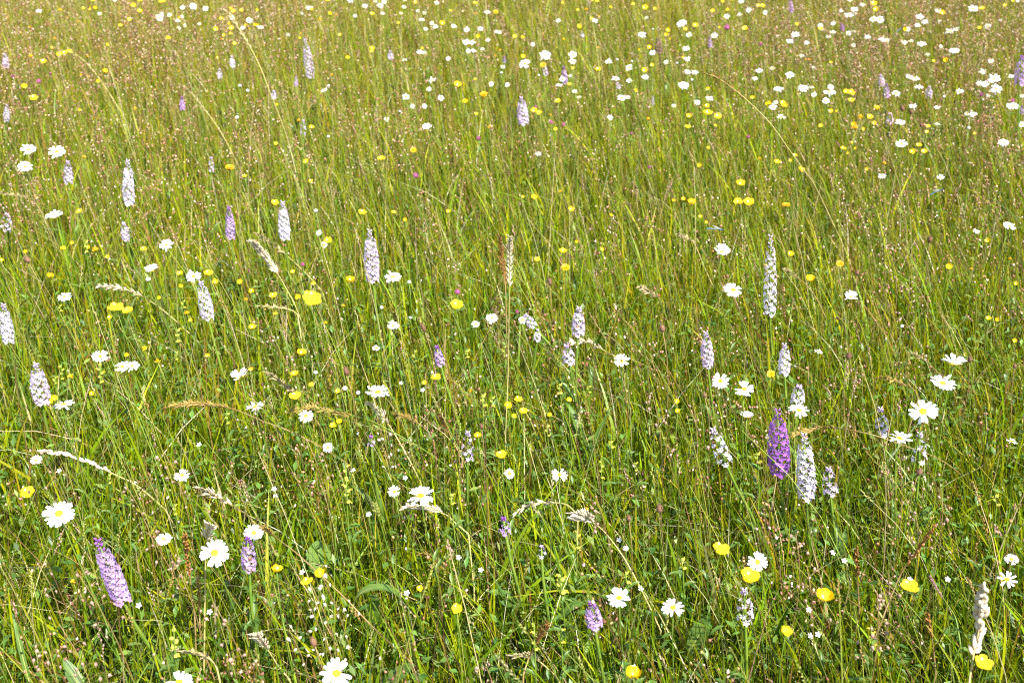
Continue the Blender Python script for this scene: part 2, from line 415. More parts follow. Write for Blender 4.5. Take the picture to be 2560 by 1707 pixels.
def culms():
    """thin leaning flower stalks: bare reddish ones, and ones with narrow spikes"""
    P = scatter(lambda y: 210 if y < 3 else (230 if y < 7.5 else 90), .6, 11); n = len(P)
    L = N.gamma(22, .0165, n).clip(.18, .56); lean = wind(P, .17, .15)
    C = culm_lines(P, L, lean, 5); V1, q1, k1 = prisms(C, N.uniform(.0006, .0013, n))
    pal = [(.20, .26, .04), (.32, .34, .06), (.24, .13, .05), (.12, .065, .03), (.55, .47, .24)]
    c1 = np.repeat(pick(n, pal, np.tile([.50, .40, .18, .14, .10], (n, 1))), k1, 0)
    parts = [(V1, [q1], c1)]
    sel = np.where(N.random(n) < .34)[0]; kinds = N.choice(4, len(sel), p=[.40, .22, .22, .16])
    m = 13; idx = np.repeat(sel, m); kk = np.repeat(kinds, m); u = np.tile(np.linspace(0, 1, m), len(sel)); N_ = len(idx)
    hl = np.repeat(N.uniform(.03, .075, len(sel)), m)
    d = unit(C[idx, 4] - C[idx, 3]); on = C[idx, 4] - d * (hl * u)[:, None]
    side = unit(np.cross(d, N.normal(0, 1, (N_, 3))))
    fat = np.array([.0022, .0032, .0016, .0030])[kk] * np.sin((.12 + .88 * u) * 2.9).clip(.3, 1)
    ax = unit(d + side * .45); Ls = np.array([.007, .0065, .011, .008])[kk]
    V3, f3 = octas(on + side * (fat * .8)[:, None], ax, Ls, fat * 1.3, fat, unit(np.cross(ax, N.normal(0, 1, (N_, 3)))))
    base = np.array([(.36, .36, .09), (.34, .20, .07), (.52, .43, .24), (.42, .24, .20)])[kk]
    c3 = np.repeat(base * (1 + N.normal(0, .2, (N_, 1))).clip(.5, 1.5), 6, 0)
    parts.append((V3, [f3], c3))
    V, Fq, Cc = join(parts)
    stuff("grass_stalks", "thin leaning grass stalks with narrow green and brown spikes", V, Fq, Cc, M['seed'])
culms()
#@@PART2
# ---------------------------------------------------------------- where the photograph shows each flower
# tile (column, row) -> x, y, width, height in the tile's own enlarged pixels
DAISY = {
 0: [(1762,60,75,58),(1875,83,55,48),(1665,72,50,40),(1455,165,80,65),(1545,138,50,38),(1655,155,40,45),(1620,190,50,35),(1818,223,45,30),(1630,262,45,35),(1685,235,40,30),(2115,163,55,50),(2272,188,62,52),(2215,260,55,28),(355,105,60,30),(1045,8,40,25),(262,1370,140,85),(520,1385,150,105),(228,1525,130,88),(908,128,30,20),(1475,130,40,25)],
 10: [(485,75,75,38),(417,125,35,28),(990,60,65,38),(1130,55,80,45),(1170,15,60,45),(860,10,60,35),(1088,15,40,40),(1360,5,50,20),(1350,68,60,28),(1475,103,45,28),(1537,120,40,45),(1153,125,50,25),(1322,125,40,25),(903,148,30,28),(1648,28,50,35),(2108,116,72,32),(1510,185,65,28),(1605,215,55,35),(1635,245,60,40),(1550,270,55,28),(1803,242,68,40),(1922,275,80,50),(2047,265,50,38),(2190,293,40,28),(2222,297,30,22),(1915,385,75,50),(1970,390,70,40),(2115,368,50,38),(1935,468,55,45),(1980,465,60,35),(2065,450,50,28),(1490,480,65,35),(1535,485,40,32),(1752,538,30,28),(1355,548,50,18),(2250,610,48,38),(2145,768,35,32),(1610,735,85,52,-.25),(1578,815,65,42),(1365,885,70,65),(1687,895,70,58),(1425,970,30,30),(1535,970,45,42),(622,823,75,38,-.35),(1190,1090,35,35),(1560,1155,95,50,-.2),(40,252,70,30),(292,320,35,30),(2290,775,40,35)],
 20: [(423,192,60,35),(757,195,65,35),(1225,165,40,30),(1548,222,95,62,-.35),(1615,322,75,45),(1845,328,75,45),(1960,153,65,48),(2090,17,55,38),(2160,95,55,65,-.4),(2308,118,45,60),(2075,135,45,30),(1185,318,78,60),(1587,445,68,52),(1597,540,75,40),(1405,570,55,42),(1280,485,68,55),(300,508,108,75),(555,500,88,62),(550,562,85,40),(115,585,105,80,-.3),(880,565,78,52),(1068,620,82,65,-.3),(945,725,80,40),(1070,738,58,40),(1213,708,75,52),(1600,658,65,48),(1665,662,80,35),(1562,778,100,65),(2255,647,75,40),(2215,720,58,35),(460,725,85,45),(430,780,80,32),(525,695,50,28),(1000,895,90,55),(1055,888,45,30),(1800,903,82,48),(1687,935,70,48),(1478,965,50,42),(895,1077,70,42),(572,838,40,28),(610,888,55,22),(238,1402,72,42),(188,408,35,30)],
 30: [(748,5,60,25),(862,47,62,35),(788,88,75,42),(668,102,48,28),(735,140,90,50),(790,130,40,40),(960,178,75,60),(1020,180,80,65),(595,217,58,38),(478,235,52,40),(490,268,40,40),(735,305,55,55),(780,290,40,20),(590,298,62,28),(550,336,48,28),(248,318,82,50),(198,378,82,40),(353,394,55,30),(908,340,58,42),(1040,362,70,38),(1085,370,45,55),(1385,157,90,42),(1430,203,65,38),(1362,233,55,32),(1548,100,62,28),(1563,200,25,40),(1272,268,55,48),(1655,290,85,45,-.3),(1715,270,70,40,-.3),(1870,82,90,60),(2003,243,58,60),(2118,188,38,28),(2275,12,35,25),(1243,388,60,38),(1305,378,60,26),(1398,405,92,45),(1578,427,35,25),(1700,472,98,42),(1452,497,50,35),(305,512,52,30),(410,618,48,25),(34,624,25,22),(778,413,28,25),(198,692,90,62),(98,817,100,28),(315,806,105,48),(395,797,40,20),(420,866,68,45),(572,793,62,45),(562,842,112,45),(528,922,70,58),(45,980,88,50),(75,935,45,28),(118,1068,88,38),(1168,852,88,60,0,'few'),(1285,700,65,42),(1345,717,85,42),(1380,797,85,32),(2030,557,70,45),(1957,657,68,45),(2060,720,110,75),(1925,765,65,50),(1980,770,70,62),(2078,812,108,62),(2215,698,55,32),(1748,835,70,52),(2315,878,50,40),(2232,970,118,60),(2008,875,50,28),(2310,1137,65,60),(1322,970,85,32),(1540,982,68,30),(1815,1040,62,42),(1870,1045,70,50),(1205,1117,98,42),(1540,1130,68,25),(1215,1315,110,65),(2148,1303,95,60)],
 1: [(505,418,175,85,0,'cup'),(1515,665,125,100,-.2),(1388,900,145,90,-.15,'cup'),(1765,952,145,95),(588,1138,125,80)],
 11: [(575,555,62,48),(622,662,50,48),(1248,958,155,90),(1248,1402,118,75),(2150,1330,118,85),(2003,1387,90,68)],
 21: [(1910,730,165,150,.1,'cup'),(2018,1075,170,132),(95,1350,85,75)],
 31: [(1040,38,80,45),(1570,50,75,48),(2200,493,120,70,.2),(755,1140,130,110,0,'cup'),(1900,545,45,25)],
 2: [(915,112,145,112),(1115,205,140,95),(1205,200,130,88),(2195,298,210,95,0,'cup'),(580,550,200,72),(2325,575,170,85,-.2),(330,1060,110,78),(1660,1195,150,108),(538,1545,290,232)],
 12: [(1110,440,222,112),(455,655,145,120),(655,945,100,92),(1262,1345,130,98),(1500,1385,270,172),(1098,35,85,50),(2310,1180,50,75)],
 22: [(1000,155,155,118),(1900,338,165,158),(2118,412,180,142),(2140,665,150,75,0,'cup'),(432,1190,155,132)],
 32: [(280,605,190,118),(1695,180,240,135,.05,'cup'),(1592,360,240,140),(1412,615,260,218),(1200,860,225,112),(465,70,90,42),(2220,885,70,32)],
 3: [(1505,245,145,110),(1968,375,270,252),(2330,190,185,138),(1130,765,115,132,.25),(1645,1560,255,210)],
 13: [(738,1480,300,268)],
 23: [(562,450,130,108),(845,500,125,98),(1288,260,110,112,.2)],
 33: [(1253,352,100,90,0,'few'),(1278,247,70,55)],
}
BUD = {0:[(2160,1072,32),(2187,783,30),(2258,828,30)],10:[(2237,665,20),(1312,1015,26),(660,785,28),(660,1247,26)],20:[(1285,268,16),(1640,730,22),(1505,577,20),(1095,560,18),(960,545,22),(245,688,18)],30:[(1830,1168,28),(1605,883,24)],
 1:[(1350,978,46)],11:[(545,353,36),(1397,1003,34),(1145,1235,34),(1408,1328,26)],31:[(1222,1405,32)],12:[(810,403,48),(930,443,40),(543,258,40),(1060,965,26),(928,815,26)]}
CUP = {
 0: [(1215,55,50,40),(1275,105,45,30),(1480,18,60,35),(865,75,35,40),(820,88,25,22),(760,80,35,22),(850,8,40,20),(1275,8,45,25),(1180,183,40,25),(1098,238,38,25),(1635,165,25,25),(2020,175,40,32),(1968,272,48,40),(2105,85,35,28),(2130,105,40,30),(2095,220,35,30),(2108,258,42,35),(2200,98,35,25),(2250,240,45,32),(2320,230,30,28),(2105,310,35,25),(2040,325,30,25),(2138,400,35,28),(1535,360,50,32),(980,408,30,38),(475,435,25,25),(398,565,58,40),(545,505,60,32),(595,490,50,30),(630,483,50,30),(960,658,50,32),(808,700,25,22),(900,748,38,32),(222,797,55,45),(310,900,78,45),(725,1005,30,28),(1233,990,30,25),(1985,527,25,22)],
 10: [(645,10,70,30),(675,130,42,35),(1060,137,50,28),(1455,22,35,32),(1298,212,28,22),(1698,220,55,42),(2000,35,50,20),(2030,335,42,45),(510,85,30,28),(767,322,35,25),(1060,448,50,35),(1057,483,45,25),(840,537,45,30),(400,348,25,25),(1520,445,28,25),(1838,790,80,50),(1910,932,55,45),(190,955,28,28),(2000,730,35,20),(508,1168,55,32),(180,1308,35,40),(1145,1458,80,42),(460,1480,55,40),(2010,1045,40,25),(12,95,25,25),(10,232,30,28),(1775,100,25,20)],
 20: [(465,35,35,28),(575,5,40,20),(735,10,36,25),(775,12,36,25),(1105,38,30,30),(1215,70,52,45),(1303,80,30,28),(898,73,32,25),(600,95,28,22),(1915,22,40,32),(1965,100,40,28),(1830,105,42,35),(2005,5,50,20),(2245,60,45,32),(2285,58,45,32),(615,245,45,40),(795,155,22,20),(725,175,35,25),(1425,280,45,38),(1408,328,45,35),(1443,357,22,22),(1580,272,42,32),(1673,238,55,40),(2125,262,48,35),(1890,255,28,22),(25,337,38,28),(97,350,40,28),(475,358,22,22),(1250,433,40,35),(1160,460,25,22),(1278,595,38,42),(785,640,55,32),(1210,645,55,45),(105,520,45,38),(557,625,35,25),(1560,527,28,25),(1130,830,35,35),(1790,822,45,32),(1780,970,48,35),(2195,903,48,32),(523,770,35,30),(418,925,55,35),(205,1020,70,45),(250,1037,60,40),(398,1182,38,32),(1615,1075,62,35),(1785,1045,95,50),(1875,1068,75,50),(1605,1162,62,32),(1855,1148,30,25),(1790,1348,32,40),(1705,1522,55,38),(2320,950,30,48)],
 30: [(965,37,58,38),(985,92,55,40),(1593,125,55,42),(1952,88,60,32),(2228,15,35,25),(2160,52,35,28),(268,230,38,28),(1930,257,38,25),(1250,275,45,45),(480,268,50,35),(573,573,30,25),(1623,555,48,45),(1510,560,32,25),(715,845,60,45),(760,848,65,50),(757,917,60,30),(148,970,65,50),(12,945,40,35),(135,940,50,35),(575,1012,40,45),(625,1015,25,40),(990,1002,65,30),(925,1072,65,42),(970,1130,48,35),(482,1148,40,35),(785,1140,50,45),(870,1178,30,28),(1458,1160,50,32),(1450,1205,38,30),(1375,1328,55,35),(1425,1388,62,42),(1322,1392,65,48),(685,1362,60,35),(765,1300,28,25),(800,1358,25,22),(900,1545,35,40),(82,1485,65,42),(205,1465,25,35),(245,1425,50,25),(300,1560,70,40),(728,1400,30,25),(1887,1218,22,20)],
 1: [(2230,40,45,25),(730,365,60,40),(580,710,60,32),(655,648,25,25),(800,690,45,40),(1310,710,65,40),(980,773,22,30),(12,803,32,42),(460,958,72,50),(232,730,30,28),(1640,930,60,45),(1900,937,95,45),(1967,1015,65,45),(1650,1047,45,38),(2190,1013,60,48),(2295,1090,55,45),(1060,1245,145,95),(1170,1275,105,78),(1000,1325,38,38),(1735,1355,40,35),(2300,1420,70,55),(1450,1155,35,30)],
 11: [(175,292,80,52),(970,375,80,48),(500,85,40,28),(1255,370,45,28),(1755,372,50,30),(1360,437,30,28),(660,630,75,65),(335,907,35,32),(528,1020,48,52),(860,1005,98,58),(160,1135,80,55),(515,1170,185,130),(385,1145,55,55),(465,1105,55,50),(1830,1230,130,88),(178,1290,40,32)],
 21: [(205,243,65,45),(540,340,55,55),(905,397,25,25),(1472,270,40,25),(1560,250,45,38),(1638,290,85,52),(2085,115,90,65),(2060,282,90,65),(2158,285,100,70),(1718,405,25,25),(1775,460,22,42),(592,640,35,45),(465,730,80,50),(823,708,35,38),(230,800,60,45),(100,230,30,25)],
 31: [(2000,627,45,55),(210,750,65,55),(385,993,95,55),(1650,865,65,70),(2262,1020,45,50),(2010,1335,50,40),(2090,1350,45,55),(2250,1540,40,40),(320,0,40,25)],
 2: [(255,1360,135,112),(1895,115,50,40),(505,500,70,75),(460,528,50,45),(2290,240,50,40),(838,455,30,30),(1155,103,30,30)],
 12: [(360,290,85,42),(505,370,45,45),(365,495,130,85),(1645,318,98,65),(2025,848,72,52),(2240,1025,120,72),(700,740,60,65),(760,715,60,50),(745,430,35,32),(415,100,95,48),(1535,355,25,25),(2300,560,75,70)],
 22: [(60,510,85,48),(105,620,85,65),(20,660,40,70),(1507,525,50,50),(1510,625,60,35),(345,650,30,30),(520,520,60,45)],
 13: [(190,545,115,58),(590,580,115,92),(475,655,125,72),(1845,890,105,92),(1505,700,35,32)],
 23: [(1093,200,100,65),(1243,350,118,84),(640,860,92,72)],
 33: [(298,460,105,74),(740,398,100,74),(95,628,65,60),(1128,795,100,80)],
}
TREFOIL = {0:[(550,100,40),(2275,270,30),(2020,365,30),(500,360,40),(280,522,55),(800,520,28),(740,690,30),(275,255,30),(765,1440,50),(1630,655,25),(712,205,28),(190,305,28)],
 10:[(735,143,30),(585,183,35),(408,315,28),(75,420,35),(690,690,35),(148,983,28),(390,1103,42),(2130,1165,48),(2225,465,38),(2180,515,22),(2005,133,40)],
 20:[(675,93,35),(735,350,22),(785,440,30),(1240,1090,45),(2255,1450,38),(262,915,25),(350,1055,30)],
 30:[(345,550,30),(380,550,28),(840,1077,65),(790,1170,70),(1310,1220,30),(1057,1497,50)],
 1:[(870,718,75),(2240,1165,45),(1705,1290,60)],11:[(635,1380,45),(795,1225,28)],21:[(440,180,30)],31:[(2205,795,30),(1850,890,30)],
 2:[(1320,50,75),(645,300,70),(1440,165,62)],12:[(1960,430,50)],3:[(670,640,40)],22:[(680,1510,40)]}
HAWKBIT = {0:[(2095,1535,85,60)],10:[(2078,868,75,55),(1435,1370,60,66),(2185,115,50,42)],20:[(285,600,60,55)],21:[(488,875,80,82)],31:[(165,308,78,48),(655,840,70,72)],32:[(25,275,75,85)]}
# x, top, bottom, width, colour, how full, lean of the top in widths
ORCHID = {
 0:[(50,500,620,60,'pale'),(2117,520,610,55,'white'),(2003,635,715,50,'pale'),(1660,890,1000,55,'lilac'),(60,960,1100,60,'white'),(1925,1440,1560,60,'pale',.6)],
 10:[(472,365,705,92,'pale',1,-.4),(365,705,785,42,'lilac'),(160,835,900,58,'pale'),(1225,470,540,55,'pale'),(2262,520,570,40,'lilac'),(430,1100,1230,55,'pale',.6)],
 20:[(95,895,1130,110,'pale',1.2),(475,615,760,60,'lilac'),(300,590,690,52,'pale',.7),(1805,345,430,40,'lilac'),(968,760,810,45,'pale'),(1285,885,960,32,'pale'),(640,300,340,35,'pale'),(1335,355,480,80,'dark')],
 30:[(207,0,110,48,'lilac'),(675,220,280,40,'purple'),(1033,690,780,60,'pale'),(1078,775,885,65,'lilac'),(1470,795,885,60,'pale'),(2305,520,765,110,'lilac',1,.2),(1110,1040,1125,70,'pale',.7),(2312,975,1040,50,'lilac')],
 1:[(620,-90,95,90,'pale'),(1170,-100,290,110,'white',1.1),(60,390,530,105,'white',.7),(1138,470,615,82,'pale',1,-.3),(2095,325,600,92,'lilac',1.1),(1865,1010,1330,135,'white',1,-.3),(55,1215,1540,120,'white',1.1,-.3)],
 11:[(252,280,605,112,'white',1.1),(1050,540,985,145,'pale',1.2)],
 21:[(605,1245,1480,130,'pale',1),(160,1310,1410,90,'white',.8,-.8),(230,1440,1535,70,'white',.8)],
 31:[(20,590,1310,125,'white',.9)],
 2:[(355,190,520,165,'pale',1.2,-.3)],
 12:[(1665,25,190,95,'lilac',1,-.2),(1930,810,1045,130,'pale',.5),(1050,845,925,90,'lilac',.5)],
 22:[(510,20,170,125,'pale',.9),(1775,-100,195,122,'pale',1.1),(1890,780,1090,150,'white',.5,-.5)],
 32:[(150,10,265,115,'white',.9,.2),(275,390,535,135,'white',.8),(95,610,1160,210,'purple',1.25,.1),(340,830,1390,182,'white',1.05),(560,1140,1360,145,'pale',.7),(1035,590,830,130,'white',.6),(1380,820,1080,140,'white',.5)],
 3:[(1010,265,800,190,'lilac2',1.25,-.95),(2280,240,520,150,'lilac',.9)],
 13:[(2280,60,190,125,'lilac',.7)],
 23:[(425,480,592,95,'lilac',1.1),(1220,410,570,95,'white',.5),(155,180,235,50,'white',.5)],
}
CLOVER = {0:[(120,700,40),(352,745,48),(458,672,28)],10:[(2028,1262,46)],20:[(1958,257,62),(2268,405,42),(355,1115,40),(470,1138,38),(1090,1220,32),(2155,1250,40),(215,975,32),(490,1250,30),(1250,1525,35)],1:[(2268,900,36)],11:[(1455,35,60),(1835,1095,60),(425,845,44)],30:[(1945,865,48),(2225,920,45)],21:[(48,1275,36)]}
PLANTAIN = {1:[(250,800,55,52)],22:[(1345,1500,70,62),(1755,465,45,45),(1490,440,30,42)],32:[(1380,1165,62,62),(735,110,58,50),(1840,140,45,60),(2250,200,36,38)],12:[(822,250,55,80),(2055,750,45,42)],13:[(528,1190,65,88)],31:[(815,920,38,38),(1475,615,48,40)],21:[(1370,1425,58,50),(345,1000,40,60),(445,815,28,80)],30:[(1225,990,45,45),(1305,1020,38,38),(1395,1135,32,45)],11:[(1525,1420,45,90)],23:[(612,32,30,30)]}
RATTLE = {2:[(910,170,360,90),(560,180,330,62),(500,290,370,50),(2065,610,740,68),(1600,60,150,70),(990,1180,1280,50),(1590,1455,1560,70)],1:[(1610,1420,1560,110),(780,620,740,75),(1670,1170,1240,50),(545,1215,1270,52)],12:[(1445,50,170,60),(1920,55,130,85),(2060,455,580,110),(2150,480,570,90),(820,1085,1450,105),(1775,1355,1470,95),(2260,10,120,70)],
 22:[(810,1045,1230,78),(1120,1075,1160,42),(895,885,950,80),(430,360,450,85),(697,380,445,38),(2230,990,1090,105),(320,730,850,50)],32:[(2070,1370,1480,105)],3:[(1595,1060,1330,135)],23:[(250,310,430,85),(115,580,730,55),(255,595,690,55),(335,80,190,55),(890,240,300,58),(595,310,370,52)],33:[(540,590,710,45)],11:[(1125,1440,1540,58)]}
TINY = {13:[(1035,20),(1860,415),(2065,530),(425,550),(1385,740)],23:[(675,400),(598,190),(562,145),(640,815)],33:[(340,212),(400,255),(222,648),(262,640),(942,352),(745,352),(215,512)],12:[(1520,420),(1325,355),(165,1320),(180,1385),(1360,1220),(1025,1550),(885,1150)],3:[(1275,855),(1925,915)],2:[(1815,915),(540,1155)]}
QUAKE = {3:[(330,590),(540,1180),(690,690),(400,1330),(1480,330),(1640,560),(1990,980)],13:[(650,660),(570,830),(400,1230),(560,980),(2130,1480)],33:[(210,360),(530,500),(620,405),(745,95),(105,200)],12:[(1060,790),(300,190),(560,1010)],32:[(780,250),(1230,1090),(1600,1460)],31:[(1160,1050),(1030,930),(1330,1060)],2:[(420,1100),(1500,1100),(1180,1400)],22:[(1250,560),(830,1500),(1700,640)],21:[(900,450),(780,560)]}
# drooping grass heads: material, stalk material, head length share, spikelet length m, count, height of last point, tile points from the tip
HEADS = [
 ('greenhead','straw_stem',.42,.012,20,.10,[(0,555,470),(0,660,485),(0,780,570),(0,900,710),(0,1020,890),(0,1130,1070)],'thin pale green grass head arching left'),
 ('straw','straw_stem',.40,.013,18,.10,[(0,1635,770),(0,1740,850),(0,1850,980),(0,1950,1110),(0,2050,1270),(0,2190,1540)],'straw grass head arching over the brown haze'),
 ('straw','straw_stem',.28,.014,18,.10,[(0,2000,80),(0,2090,130),(0,2180,270),(0,2280,430),(10,50,640),(10,130,850),(10,270,1220),(10,360,1568)],'very long pale grass stalk bowing to the upper left'),
 ('rust','straw_stem',.20,.016,14,.08,[(20,1765,670),(20,1880,715),(20,2030,820),(20,2170,940),(30,20,1125),(30,190,1360),(31,340,0),(31,430,130),(31,560,400),(31,690,680),(31,770,900)],'very long straw stalk crossing the right half'),
 ('cream','straw_stem',.10,.012,8,.10,[(20,690,0),(20,715,120),(20,740,240),(20,790,600),(20,795,960)],'thin upright pale stalk among far daisies'),
 ('cream','straw_stem',.38,.020,14,.08,[(1,900,1040),(1,1080,1060),(1,1250,1110),(1,1390,1190),(1,1560,1320),(1,1800,1540)],'cream drooping brome head'),
 ('straw','brown_stem',.5,.014,12,.18,[(1,0,195),(1,200,220),(1,300,270),(1,370,350),(1,420,470)],'small brown drooping grass head'),
 ('straw','straw_stem',.45,.018,14,.10,[(11,0,560),(11,130,640),(11,290,770),(11,430,900),(11,600,1080)],'straw grass head beside a fat brome'),
 ('cream','straw_stem',.34,.026,26,.08,[(11,-30,640),(11,60,740),(11,150,860),(11,230,980),(11,290,1090),(11,350,1200),(11,440,1420),(11,530,1568)],'fat pale brome head with long spikelets'),
 ('straw','straw_stem',.8,.016,9,.24,[(11,20,1220),(11,160,1230),(11,310,1255),(11,380,1300)],'short flat straw grass head'),
 ('cream','straw_stem',.24,.017,24,.03,[(11,2310,590),(11,2312,760),(11,2310,1000),(12,2300,200),(12,2280,700),(12,2260,1250)],'tall upright straw brome in the very middle'),
 ('rust','brown_stem',.40,.016,26,.05,[(11,2215,590),(11,2240,760),(11,2265,960),(11,2280,1200),(12,2290,300)],'upright rust brown grass head in the middle'),
 ('cream','straw_stem',.55,.024,12,.16,[(21,530,1550),(21,700,1550),(22,780,25),(22,870,75),(22,960,130),(22,1030,250)],'cream brome head leaning towards a daisy'),
 ('straw','straw_stem',.40,.018,12,.10,[(21,1510,565),(21,1600,600),(21,1670,670),(21,1750,860),(21,1840,1060)],'short straw head curling left'),
 ('straw','brown_stem',.50,.022,14,.12,[(21,1165,1045),(21,1290,1120),(21,1400,1220),(21,1490,1390)],'straw brome head lying to the left'),
 ('gold','brown_stem',.30,.022,22,.12,[(2,1550,570),(2,1750,545),(2,1950,555),(2,2150,600),(12,60,700),(12,300,790),(12,560,920),(12,850,1100)],'golden brown head held level'),
 ('cream','straw_stem',.55,.022,30,.10,[(2,390,985),(2,560,1000),(2,700,1040),(2,870,1105),(2,1050,1190),(2,1250,1290),(2,1500,1500)],'long cream brome arching down to the right'),
 ('cream','brown_stem',.60,.024,10,.16,[(2,1810,1305),(2,1950,1380),(2,2080,1450),(2,2230,1540),(3,2330,90)],'white brome head with fat spikelets'),
 ('straw','brown_stem',.50,.022,12,.14,[(12,125,270),(12,280,390),(12,420,520),(12,600,770)],'reddish straw head crossing a buttercup'),
 ('gold','stem',.26,.022,20,.05,[(12,310,615),(12,500,585),(12,640,610),(12,860,650),(12,1050,700),(12,1300,830),(12,1600,1010),(12,1900,1250),(12,2100,1480)],'dark golden head on a long green arching stalk'),
 ('cream','straw_stem',.42,.022,12,.10,[(12,1025,530),(12,1130,630),(12,1220,750),(12,1300,880),(12,1400,1060),(12,1500,1260)],'narrow white brome head pointing up left'),
 ('cream','straw_stem',.55,.026,14,.18,[(12,1380,1480),(12,1560,1490),(12,1740,1560),(13,1820,90),(13,1950,200)],'cream brome head just under a big daisy'),
 ('cream','straw_stem',.22,.030,20,.05,[(23,345,10),(23,420,50),(23,500,120),(23,600,260),(23,700,450),(23,780,620)],'feathery cream head on a long slanting stalk'),
 ('cream','straw_stem',.6,.020,10,.20,[(22,40,1530),(22,180,1460),(22,330,1445),(22,500,1465),(22,600,1568)],'slender pale head bent flat'),
 ('gold','brown_stem',.20,.020,18,.04,[(32,190,840),(32,330,800),(32,480,765),(32,600,765),(32,760,785),(32,1000,840),(32,1250,930),(32,1500,1020),(32,1700,1140),(32,1900,1330),(32,2100,1540)],'golden head of a very long arching stalk over the purple orchid'),
 ('gold','brown_stem',.75,.020,12,.22,[(32,1010,300),(32,1150,330),(32,1250,370),(32,1330,415),(32,1370,500)],'short golden head left of two daisies'),
 ('cream','straw_stem',.22,.026,12,.05,[(3,1930,110),(3,1900,220),(3,1885,480),(3,1880,900),(3,1870,1568)],'upright straw brome passing a large daisy'),
 ('rust','brown_stem',.50,.012,60,.10,[(3,1690,200),(3,1715,400),(3,1745,600),(3,1770,800),(3,1790,1000),(3,1800,1300)],'thick golden brown upright seed spike'),
 ('gold','brown_stem',.65,.011,45,.12,[(3,1815,580),(3,1830,760),(3,1832,900),(3,1835,1050),(3,1840,1200)],'smaller golden brown seed spike'),
 ('straw','straw_stem',.8,.018,16,.22,[(3,1620,1270),(3,1780,1290),(3,1930,1350),(3,1990,1430)],'flat straw head beside yellow rattle'),
 ('rust','brown_stem',.5,.014,24,.14,[(3,0,1290),(3,110,1340),(3,200,1400),(3,400,1560)],'rusty head near the bottom left corner'),
 ('cream','straw_stem',.5,.026,10,.14,[(13,0,1130),(13,100,1250),(13,200,1400),(13,310,1540)],'cream brome head at the bottom'),
 ('cream','straw_stem',.75,.024,46,.30,[(33,1127,395),(33,1118,500),(33,1105,620),(33,1080,740),(33,1062,850),(33,1050,940)],'fat white upright grass spike by the bottom right corner'),
 ('rust','brown_stem',.55,.014,34,.18,[(33,870,75),(33,800,180),(33,710,300),(33,650,430),(33,600,560)],'slanting rust brown seed head leaning right'),
 ('rust','brown_stem',.6,.013,30,.16,[(33,835,530),(33,852,620),(33,868,720),(33,880,850)],'hanging rust brown head'),
 ('rust','brown_stem',.65,.013,36,.16,[(33,462,185),(33,466,280),(33,472,400),(33,480,520)],'upright brown seed head'),
 ('pinkhead','stem',.55,.006,150,.16,[(33,850,335),(33,885,400),(33,945,490),(33,985,560),(33,1010,700)],'dusky pink woolly grass head'),
 ('straw','straw_stem',.6,.024,12,.14,[(23,10,750),(23,100,755),(23,200,830),(23,260,905)],'pale brome head in the bottom centre'),
 ('rust','brown_stem',.6,.016,18,.2,[(23,185,585),(23,130,680),(23,90,760),(23,60,850)],'reddish brown head crossing rattle flowers'),
 ('gold','brown_stem',.6,.018,16,.18,[(12,1280,640),(12,1400,680),(12,1530,760),(12,1620,880)],'brown grass head tilted left'),
 ('rust','brown_stem',.6,.015,20,.16,[(12,1680,640),(12,1720,730),(12,1790,870),(12,1880,1050)],'dark brown grass head'),
 ('gold','brown_stem',.12,.016,10,.05,[(13,60,130),(13,220,260),(13,400,400),(13,800,770),(13,1100,1080),(13,1450,1400)],'long orange brown stalk slanting across the bottom'),
 ('greenhead','stem',.10,.012,10,.04,[(13,1085,-80),(13,1200,300),(13,1300,680),(13,1400,1150),(13,1450,1568)],'long bright green grass stalk'),
 ('gold','brown_stem',.4,.018,14,.15,[(13,1530,380),(13,1620,410),(13,1700,450),(13,1830,540)],'small brown head in dark grass'),
 ('straw','brown_stem',.34,.015,12,.1,[(31,160,880),(31,260,960),(31,350,1030),(31,440,1150),(31,560,1400)],'straw head above a white flower'),
 ('straw','brown_stem',.4,.014,12,.1,[(32,1320,80),(32,1430,150),(32,1530,240),(32,1650,360),(32,1800,560)],'straw head slanting behind two daisies'),
]
# ---------------------------------------------------------------- shared pieces
def fan_petal(L, prof, mat, name, arch=.08, crease=.02, notch=0.0):
    """a petal along +x: prof = [(x, half width)], arched, with a raised middle line"""
    V, Fc = [], []
    for i, (x, w) in enumerate(prof):
        z = arch * math.sin(x * 2.4) - arch * .7 * x * x
        V += [(x * L, -w * L, z * L), (x * L, 0, (z + crease) * L), (x * L, w * L, z * L)]
    if notch:
        V[-2] = (V[-2][0] - notch * L, 0, V[-2][2])
    for i in range(len(prof) - 1):
        a = i * 3; Fc += [(a, a + 3, a + 4, a + 1), (a + 1, a + 4, a + 5, a + 2)]
    return mesh(name, V, Fc, mat), (V, Fc)

RAY = [fan_petal(1, [(0, .06), (.3, .115), (.68, .15), (.92, .12), (1.0, .06)], M['white'], 'petal', a, .02, .02) for a in (.05, .12, -.04)]
SEPT = [fan_petal(1, [(.0, .03), (.4, .075), (.8, .085), (1, .05)], M['orange'], 'petal', .05, .01, 0) for _ in range(1)]

